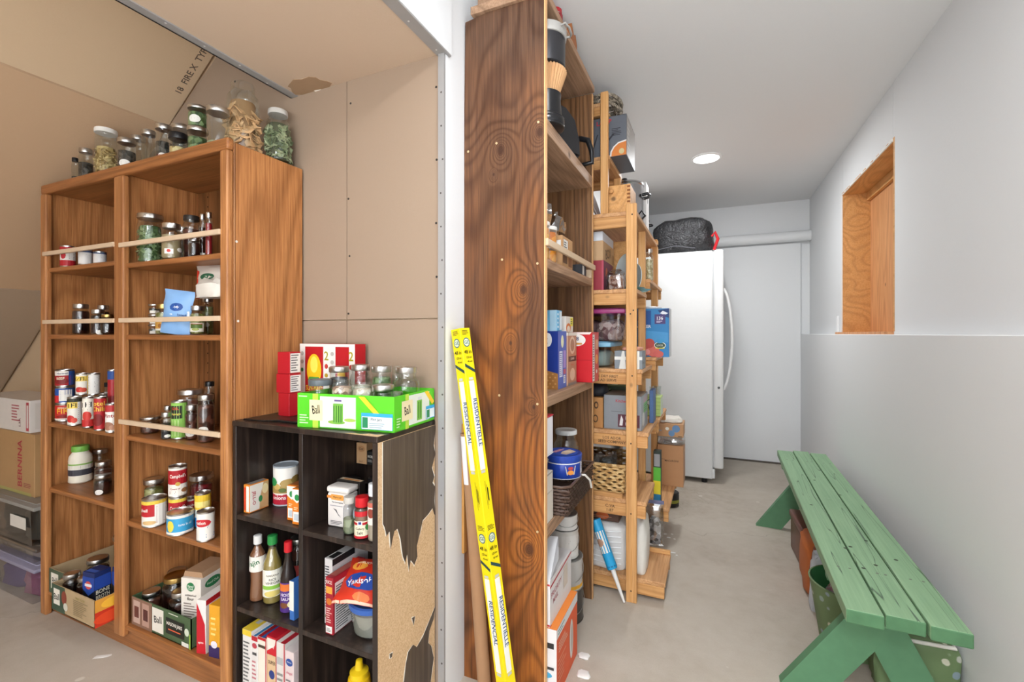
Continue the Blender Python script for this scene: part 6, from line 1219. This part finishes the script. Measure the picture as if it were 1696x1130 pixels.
# shelf at .727
Z3 = .7275
carton('mixer_box', 'grey appliance carton with red lettering behind the pine post', 'box', -.364, 2.03, Z3, .164, .19, .150, '84878c', 0, prints={
  'front': [('t', 'KitchenAid', .55, .84, .085, 'b0303c', 0, .075), ('l', .62, .6, .85, .74, 3, '5c7488'), ('r', .38, .08, .95, .45, '5a2c38'), ('p', [(.42, .12), (.5, .12), (.52, .3), (.47, .42), (.44, .28)], 'e0dcdc'), ('r', .58, .3, .68, .4, 'e0dcdc'), ('r', .72, .3, .82, .4, 'e0dcdc'), ('r', .58, .13, .68, .22, 'e0dcdc'), ('r', .72, .13, .82, .22, 'e0dcdc'), ('r', .2, .52, .5, .535, '6a6c70')],
  'right': [('r', 0, 0, 1, 1, 'a4a8aa'), ('r', .3, .45, .95, .75, '7cb474'), ('r', .3, .75, .95, .92, 'b8a0a4'), ('l', .35, .5, .9, .7, 3, '5c8c5c'), ('e', .25, .3, .2, .2, 'd0d0cc'), ('e', .75, .22, .12, .2, '8a9094')], 'top': [('r', .0, .0, 1, 1, '8a7c70'), ('r', .48, 0, .52, 1, '6c6054')]})
carton('brown_carton', 'brown carton with dark round print left of the grey appliance carton', 'box', -.535, 2.03, Z3, .17, .18, .135, 'b07c48', 0, prints={'front': [('e', .82, .75, .06, .12, '4a3420'), ('e', .82, .75, .035, .07, 'b07c48'), ('e', .8, .3, .07, .13, '4a3420'), ('e', .8, .3, .045, .09, 'b07c48')]})
carton('game_box', 'dark green flat box at the back above the brown carton', 'box', -.50, 2.235, Z3, .24, .09, .165, '3c4a34', 0, prints={'front': [('l', .3, .8, .9, .95, 2, 'b8c090'), ('r', .6, .55, .85, .7, 'c8ccb8')]})
carton('game_box', 'olive flat box lying on top of the dark green box', 'box', -.49, 2.24, Z3+.1655, .22, .08, .028, '6a7048', 0, prints={'front': [('r', .5, .3, .8, .8, 'c8ccb8')]})
bkb = thing('black_bundle', 'black fabric bundle lying on the brown carton, pine shelf', 'bag', (-.51, 2.11, Z3+.1355)); blob('bundle_fabric', P('20222a', .6), 0, 0, 0, .13, .10, .06, 81, bkb, (16, 10), .25, .6, 3)
carton('blue_book', 'upright thin blue book right of the grey appliance carton', 'book', -.266, 2.235, Z3, .018, .10, .155, '44608c')
ib = carton('glasses_box', 'green checked open box with an ice cream picture holding glasses', 'box', -.290, 2.50, .7155, .078, .12, .10, 'b8d07c', 0, prints={'front': [('r', .0, .0, 1, .03, '6a8c44')]+[('r', .1+.2*i, 0, .115+.2*i, 1, '7c9c50') for i in range(5)]+[('r', 0, .15+.2*i, 1, .162+.2*i, '7c9c50') for i in range(5)]+[('e', .3, .7, .2, .17, '4a4a44'), ('e', .3, .7, .16, .13, 'd8dccc'), ('p', [(.2, .5), (.4, .5), (.32, .2)], '3a3430')], 'right': [('r', .0, .0, 1, .95, 'c8d4c0')]})
for i in range(2):
    t = thing('drinking_glass', ('clear glass standing in the green checked box, nearer one', 'clear glass standing in the green checked box, farther one')[i], 'glass', (-.29+.012*i, 2.535+.05*i, .8158)); rev('glass_wall', [(.018, 0), (.02, .003), (.023, .05), (.0215, .05), (.018, .006)], GLASS, t, 20, cap1=False)
# shelf at .43: seagrass basket
sg = thing('seagrass_basket', 'large golden seagrass basket lying on the low pine shelf', 'basket', (-.492, 2.175, .4305))
def perb(t_, W2, D2):
    P_ = 4*(W2+D2); s_ = (t_ % 1)*P_
    if s_ < 2*W2: return Vector((-W2+s_, -D2, 0))
    s_ -= 2*W2
    if s_ < 2*D2: return Vector((W2, -D2+s_, 0))
    s_ -= 2*D2
    if s_ < 2*W2: return Vector((W2-s_, D2, 0))
    return Vector((-W2, D2-(s_-2*W2), 0))
SG = chipmat('dry_seagrass', ['9a7440', 'c49c62', 'dcbc84', 'b88c50'], 50)
for row in range(9):
    bm = bmesh.new(); z0 = .0125+row*.0132; n = 90; e = row*.0012
    tube(bm, [perb((i+.5)/n, .126+e, .128+e)+Vector((0, 0, z0+(.0035 if (i//2+row) % 2 else -.0035)))+perb((i+.5)/n, 1, 1).normalized()*(.004 if (i//2+row) % 2 else -.001) for i in range(n)], .0072, 6, closed=True)
    fin('woven_coil', bm, SG, sg, 60)
box('basket_floor', -.12, -.122, 0, .12, .122, .006, SG, sg)
bm = bmesh.new(); tube(bm, [perb((i+.5)/40, .138, .14)+Vector((0, 0, .132)) for i in range(40)], .008, 6, closed=True); fin('rim', bm, SG, sg, 60)
cbn = bin_('clear plastic tray of small parts inside the seagrass basket', -.57, -.40, 2.08, 2.28, .4375, .175, SMOKE, None, [P('9aa0a4', .5), P('6a7478', .5)], .003, 'parts_tray', 91)
bc = thing('blue_cloth', 'dark blue cloth hanging in the left of the seagrass basket', 'cloth', (-.595, 2.25, .437)); blob('cloth_folds', P('1c4c7c', .7), 0, 0, 0, .03, .10, .155, 95, bc, (14, 10), .2, .6, 3)
# floor-level tray
wbn = thing('paper_towel_bundle', 'white plastic-wrapped bundle on the lowest pine tray', 'bundle', (-.475, 2.165, .0855)); blob('wrap_film', P('dcdad8', .35), 0, 0, 0, .245, .215, .205, 97, wbn, (28, 18), .06, .85, 3, None, .3)
bm = bmesh.new()
for i in range(7): tube(bm, [(-.10, -.108, .03+i*.024), (-.03, -.112-.002*(i % 2), .035+i*.024), (.04, -.111, .028+i*.024), (.10, -.106, .034+i*.024)], .0022, 5)
fin('film_crease', bm, P('eeeeee', .3), wbn, 60, 'stuff')
carton('snack_pack', 'brown and orange glossy package on the white wrapped bundle', 'box', -.465, 2.085, .292, .15, .12, .045, '5c4034', 0, prints={'front': [('e', .5, .5, .2, .35, 'c8602c'), ('l', .2, .2, .8, .5, 2, 'b88468')]})
wbag = thing('white_sack', 'white sack standing right of the pine post on the lowest tray', 'bag', (-.305, 2.15, .0855)); blob('sack_body', P('e0dcd4', .6), 0, 0, 0, .075, .19, .235, 101, wbag, (20, 14), .12, .7, 2.5)
zb = thing('zip_bag', 'clear zip bag of dark metal parts hanging beyond the lowest pine tray', 'bag', (-.262, 2.345, .105), .1)
pouch(zb, 'bag_film', .085, .21, .03, SMOKE, seed=12); box('zip_strip', -.043, -.004, .205, .043, .004, .222, P('6a6c8c', .4), zb); blob('contents', chipmat('metal_parts', ['3a3a3c', '8a8a8c', 'c8c8c8'], 60, .3), 0, 0, .01, .06, .022, .13, 103, zb, (14, 10), .15, .7, 3)
gbt = carton('seed_bag', 'green and yellow printed packet between the rear pine posts', 'packet', -.262, 2.44, .2705, .036, .05, .275, '2c3a34', 0, prints={'front': [('r', 0, .45, 1, .7, '5cb43c'), ('r', 0, .2, 1, .45, 'e0cc30'), ('r', 0, 0, 1, .2, '2c7ca8'), ('r', .1, .72, .9, .95, '98989a')]})
cbA = carton('brown_carton', 'tall brown carton with handwriting at the far end of the pine shelf unit', 'box', -.225, 2.775, .2705, .142, .18, .235, 'b5845a', 0, prints={'front': [('t', 'MACARONI', .55, .62, .045, '4a3424', .02, .08), ('l', .05, .64, .3, .66, 1, '6a4c34')]})
fm = thing('plastic_bag', 'clear crinkled plastic between the two brown cartons', 'bag', (-.225, 2.86, .5065)); blob('bag_film', SMOKE, 0, 0, 0, .15, .18, .045, 107, fm, (18, 8), .2, .8, 3)
cbB = carton('brown_carton', 'small brown carton with blue dots on top of the tall brown carton', 'box', -.225, 2.78, .553, .142, .16, .075, 'b98c62', 0, prints={'front': [('e', .72, .65, .15, .28, '6488b0'), ('e', .55, .28, .12, .24, '6488b0'), ('e', .38, .62, .07, .13, 'e0dcd0'), ('r', .8, .05, .95, .1, '2c2420'), ('l', .03, .4, .2, .5, 1, '7a9ab8')]})
cr = thing('crumpled_paper', 'white crumpled paper on the small dotted carton', 'paper', (-.225, 2.86, .6285)); blob('paper_wad', P('e2ddd4', .7), 0, 0, 0, .12, .12, .03, 111, cr, (18, 8), .3, .8, 3)
hp = thing('black_bin', 'small black round container on the floor under the brown cartons', 'container', (-.26, 3.22, .0)); rev('container_body', [(.045, 0), (.055, .01), (.055, .09), (.05, .095)], BLACKP, hp, 24); rev('yellow_band', [(.0553, .03), (.0556, .05)], P('8c8c30', .5), hp, 24, cap0=False, cap1=False)
rnd = random.Random(9)
for i in range(9):
    o = blob('paint_fleck', pc_, 0, 0, 0, rnd.uniform(.01, .028), rnd.uniform(.008, .018), .002, i, None, (8, 4), .4, .9); o.location = (-.22+rnd.uniform(-.05, .06), 2.62+rnd.uniform(-.14, .16), .0002)
    tag(o, 'one of the small white plaster flecks scattered on the concrete beyond the lowest pine tray', 'plaster fleck', 'plaster flecks beyond the lowest pine tray')
o = blob('paint_fleck', pc_, 0, 0, 0, .05, .018, .002, 3, None, (8, 4), .4, .9); o.location = ((-1.9875,0.8948,0.0000)[0], (-1.9875,0.8948,0.0000)[1], .0002); o.rotation_euler = (0, 0, .6); tag(o, 'white plaster fleck on the floor in front of the oak bookcase', 'plaster fleck')

# ============================================================ things under the green bench
bcx = thing('brown_case', 'brown lidded plastic case under the far half of the green bench', 'case', (.455, 2.72, 0), .05)
bm = bmesh.new(); abox(bm, -.065, -.14, 0, .065, .14, .17, .012, 0, 3); fin('case_body', bm, P('6a3c2c', .35), bcx, 40)
bm = bmesh.new(); abox(bm, -.071, -.146, .17, .071, .146, .205, .010, 0, 3); fin('lid', bm, P('72443a', .35), bcx, 40)
box('latch', -.015, -.152, .145, .015, -.1455, .185, P('b8a888', .3, .6), bcx)
og = thing('orange_bag', 'orange fabric bag under the bench beside the brown case', 'bag', (.455, 2.42, 0), .05); blob('bag_body', P('c06a34', .6), 0, 0, 0, .17, .24, .25, 121, og, (22, 16), .14, .8, 2.2)
bm = bmesh.new(); tube(bm, [(-.06, -.12, .24), (-.08, -.135, .15), (-.075, -.13, .05), (-.05, -.125, .01)], .008, 8); fin('brown_strap', bm, P('8a5440', .6), og, 50)
def floral():
    t = NT('green_floral_fabric'); v = t.coord(); vo = t.n('TexVoronoi', {'Vector': v, 'Scale': 22}); n = t.noise(v, 28, 3)
    f = t.n('MapRange', {0: t.math('ADD', vo.outputs['Distance'], t.math('MULTIPLY', n, .35)), 1: .42, 2: .36}).outputs[0]
    sp = t.n('SeparateColor', {0: vo.outputs['Color']}); pc2 = t.ramp(sp.outputs[0], [(.2, 'a8b89c'), (.5, '8c9cae'), (.8, 'd8d4c0')])
    t.col(t.mix(t.math('MULTIPLY', f, .85), lin('6c8258'), pc2)); t.rough(.6); return t.m
FLO = floral()
FLW = chipmat('pink_floral_cloth', ['e0dcd8', 'c87088', '8cb0c0', 'e8e4e0', 'b04860', 'd8d4d0'], 55, .7)
gt = thing('garden_bucket', 'green floral fabric bucket of gardening things under the bench', 'bucket', (.475, 2.045, 0))
rev('bucket_wall', [(.10, 0), (.105, .005), (.138, .225), (.141, .228), (.135, .230), (.10, .02)], FLO, gt, 36, cap1=False)
rev('inner_lining', [(.099, .012), (.1335, .2295)], P('3c7a48', .6), gt, 36, cap1=False)
fc_ = thing('floral_cloth', 'pink and blue floral cloth bunched in the green bucket', 'cloth', (.462, 2.03, .028)); blob('cloth_folds', FLW, 0, 0, 0, .13, .14, .235, 131, fc_, (24, 16), .28, .7, 2.5)
hd = thing('hand_tool', 'hand trowel with cream handle sticking out of the green bucket', 'tool', (.41, 2.12, .135)); 
bm = bmesh.new(); tube(bm, [(0, 0, 0), (.01, -.08, .08), (.03, -.17, .14)], [.011, .013, .011], 8); fin('grip', bm, P('d8d2c4', .5), hd, 50); bm = bmesh.new(); tube(bm, [(.03, -.17, .14), (.06, -.26, .125), (.09, -.33, .10)], [.008, .014, .01], 8); fin('blade', bm, P('a8a49c', .3, .7), hd, 50)
bgv = thing('glove_bundle', 'light blue and white gloves draped in the far side of the green bucket', 'gloves', (.42, 2.245, .0)); blob('glove_fabric', P('c8ccd4', .7), 0, 0, 0, .10, .07, .24, 141, bgv, (18, 14), .25, .7, 2.5)
tote = thing('floral_tote', 'green floral bag with white rim behind the near bench legs', 'bag', (.585, 1.855, 0)); blob('bag_body', FLO, 0, 0, 0, .21, .10, .195, 151, tote, (24, 14), .1, .85, 2.5, None, .35)
bm = bmesh.new(); tube(bm, [(-.09, -.045, .185), (.09, -.045, .192), (.095, .045, .192), (-.09, .045, .185)], .006, 8, closed=True); fin('white_rim', bm, P('e0dcd2', .6), tote, 50)

# ------------------------------------------------------------ shared group phrases for repeats of a kind
def region(o):
    x, y, z = o.location
    if x < -2.58: return 'stacked left of the oak bookcase'
    if x < -1.375: return 'on top of the oak bookcase' if z > 1.7 else ('in the trays at the foot of the oak bookcase' if z < .2 else 'on the oak bookcase shelves')
    if x < -.79: return 'on top of the cube shelf' if z > .85 else 'in the cube shelf'
    if x < -.1 and y < 1.97: return 'on the plank shelf unit'
    if x < -.1 and y < 3.1: return 'on the pine shelf unit'
    return None
PL = {'box': 'boxes', 'glass': 'glasses', 'gloves': 'gloves', 'coffee filters': 'coffee filters'}
tops = [o for o in COL.objects if o.parent is None and 'category' in o.keys() and 'group' not in o.keys()]
cnt = {}
for o in tops:
    r = region(o)
    if r: cnt.setdefault((o['category'], r), []).append(o)
for (c, r), l in cnt.items():
    if len(l) > 1:
        for o in l: o['group'] = '%s %s' % (PL.get(c, c+'s'), r)
